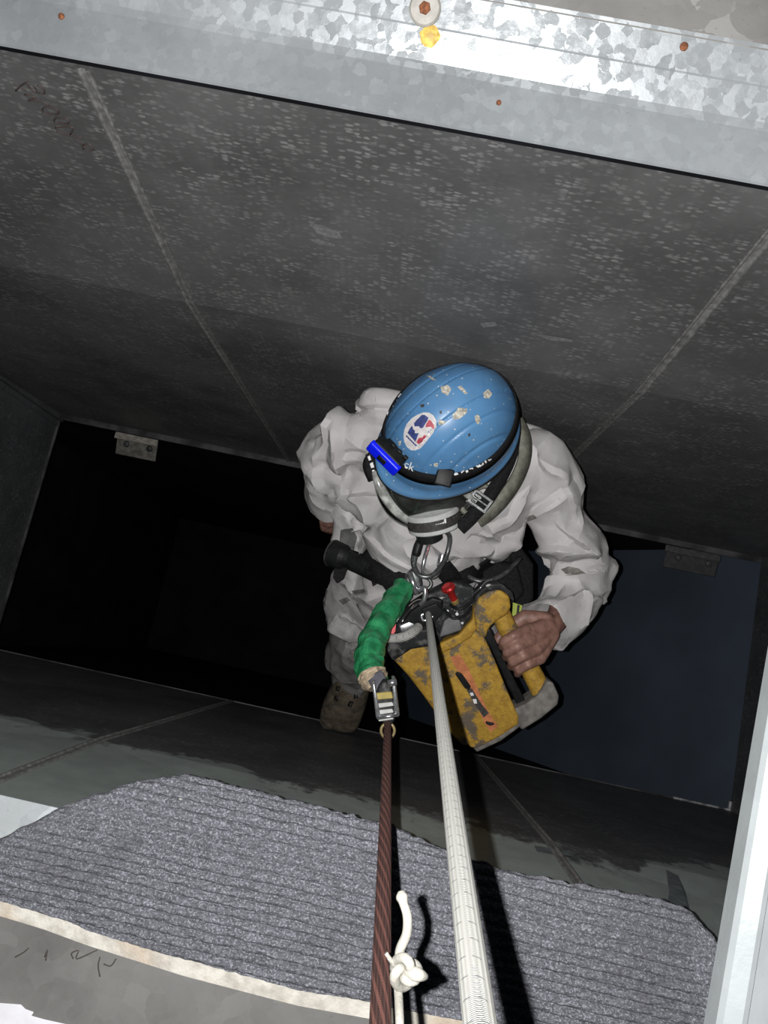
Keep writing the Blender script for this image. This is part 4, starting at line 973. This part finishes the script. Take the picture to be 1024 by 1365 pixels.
def rope(name, p0, p1, d0, d1, label, mat, n=90, seg=20, sag=0):
    pts = [p0.lerp(p1, i / n) for i in range(n + 1)]
    o = obj(name, tube(pts, [(d0 + (d1 - d0) * i / n) / 2 for i in range(n + 1)], seg), mat)
    add_uv(o, seg, (p1 - p0).length, n); return tag(o, label, 'rope')
wa, wb = Q(571, 818, 1.495), Q(640, 1365, .262)
rope('white_rope', wa, wa.lerp(wb, 1.16), .0120, .0120, 'taut white rope with dark tracer marks running up from the yellow device', rope_mat('white rope', c4(.50, .50, .47), c4(.38, .38, .355), c4(.20, .20, .20)))
ba, bb_ = Q(517, 962, 1.27), Q(507, 1365, .385)
rope('brown_rope', ba, ba.lerp(bb_, 1.12), .0118, .0112, 'taut dark brown rope running up from the rope grab', rope_mat('brown rope', c4(.085, .040, .034), c4(.03, .018, .017), None, c4(.20, .085, .068)))
s = spline([(507, 849, 1.50, 6.2), (522, 851, 1.495, 6.2), (538, 849, 1.49, 6.6), (550, 843, 1.495, 6.8), (558, 836, 1.52, 6.5)], 10)
o = obj('rope_tail', tube([Q(*a[:3]) for a in s], [a[3] * a[2] / FPX for a in s], 16), rope_mat('tail rope', c4(.5, .5, .47), c4(.2, .2, .19), c4(.05, .05, .06)))
add_uv(o, 16, .1, len(s) - 1); tag(o, 'short grey white rope tail leaving the side of the yellow device', 'rope')
# cord with a knot
t = NT('white cord'); t.bump(t.noise(500, 2), .5, .001); M_cord = t.set(col=c4(.36, .35, .31), rough=.8)
crd = thing('cord', 'thin white cord tied in a knot beside the brown rope', 'cord', Q(540, 1295, .415))
ZC = .415
obj('strand', tube_px([(535, 1440, .37, 6), (533, 1365, .39, 6), (531, 1320, ZC, 6), (530, 1300, ZC, 6)], 6), M_cord, crd)
obj('free_end', tube_px([(534, 1288, ZC, 6), (533, 1268, .412, 6.5), (542, 1245, .41, 6.3), (543, 1222, .41, 6.2), (538, 1204, .413, 6), (536, 1196, .415, 8.2), (535, 1189, .417, 5)], 6), M_cord, crd)
kp = []
for i in range(60):
    a = 2 * math.pi * i / 60; r = 12 + 6 * math.cos(3 * a)
    kp.append(Q(540 + r * math.cos(2 * a) * 1.0, 1296 + r * math.sin(2 * a) * 1.15, ZC - .004 - .008 * math.sin(3 * a)))
obj('knot', tube(kp + kp[:1], 6.6 * ZC / FPX, 10, False), M_cord, crd)
obj('stub', tube_px([(540, 1296, ZC - .006, 7), (552, 1298, ZC - .012, 9), (560, 1300, ZC - .012, 8), (568, 1302, ZC - .008, 4)], 5), M_cord, crd)
obj('stub', tube_px([(530, 1290, ZC, 4), (521, 1280, ZC - .004, 3.2), (515, 1271, ZC - .006, 2.6)], 5), M_cord, crd)

# ------------------------------------------------------------------ green lanyard and rope grab
lan = thing('lanyard', 'energy absorber lanyard wrapped in crinkled green tape beside the yellow device', 'lanyard', Q(497, 905, 1.3))
gp = [(538, 782, 1.50, 14), (527, 800, 1.47, 16.5), (513, 823, 1.43, 17.5), (500, 846, 1.39, 18.5), (493, 868, 1.355, 19), (492, 886, 1.33, 19.5), (497, 902, 1.31, 19), (500, 909, 1.30, 18)]
s = spline(gp, 5); cnt = len(s)
def crin(i, k): return 1 + .20 * noise.noise(V((math.cos(k * .314) * 1.2, math.sin(k * .314) * 1.2, i * .29))) + .07 * ((((i * 1.6 + k * .35) % 7) / 7) - .5)
obj('green_sleeve', tube([Q(*a[:3]) for a in s], [a[3] * a[2] / FPX for a in s], 20, True, crin), M_green, lan, False)
obj('torn_end', tube_px([(496, 899, 1.300, 18.8), (499, 907, 1.292, 18.5), (503, 914, 1.287, 14)], 5, 14, True, lambda i, k: 1 + .22 * noise.noise(V((k * .9, i * .5, 3)))), M_tape, lan, False)
obj('inner_webbing', ribbon_px([(500, 900, 1.28), (507, 915, 1.265), (510, 930, 1.26)], 22, .012), plain('grey webbing', (.10, .10, .12), .8), lan)
gr = thing('rope_grab', 'scuffed metal rope grab clamped on the brown rope below the green lanyard', 'rope grab', Q(517, 968, 1.27))
bm_obj('body', bevelled(slab_px([(503, 918), (512, 906), (522, 914), (526, 940), (528, 958), (522, 968), (512, 968), (505, 956), (501, 932)], 1.245, .035), .006, 3), M_grey, gr, True)
bm_obj('yellow_band', bevelled(slab_px([(502, 924), (522, 922), (524, 931), (503, 933)], 1.241, .004), .001, 1), plain('yellow tape', (.32, .25, .06), .6), gr)
bm_obj('side_plate', bevelled(slab_px([(496, 912), (500, 911), (508, 958), (504, 961), (501, 956)], 1.238, .03), .002, 2), M_chrome, gr, True)
bm_obj('side_plate', bevelled(slab_px([(522, 905), (527, 906), (533, 954), (530, 957), (526, 954)], 1.238, .03), .002, 2), M_chrome, gr, True)
obj('axle', tube([Q(517, 911, 1.235), Q(529, 909, 1.235)], .0055, 10), M_chrome, gr)
obj('axle', tube([Q(504, 957, 1.235), Q(531, 953, 1.235)], .003, 8), M_chrome, gr)
for k in range(3): bm_obj('wrap_turn', bevelled(slab_px([(504, 938 + k * 9), (523, 936 + k * 9), (525, 941 + k * 9), (505, 944 + k * 9)], 1.2405, .004), .001, 1), M_canw, gr)
obj('brass_ring', tube([Q(517 + 9 * math.cos(a), 974 + 10 * math.sin(a), 1.262) for a in np.linspace(0, 2 * math.pi, 24)], .0026, 8, False), plain('worn brass', (.38, .30, .15), .4, .6), gr)
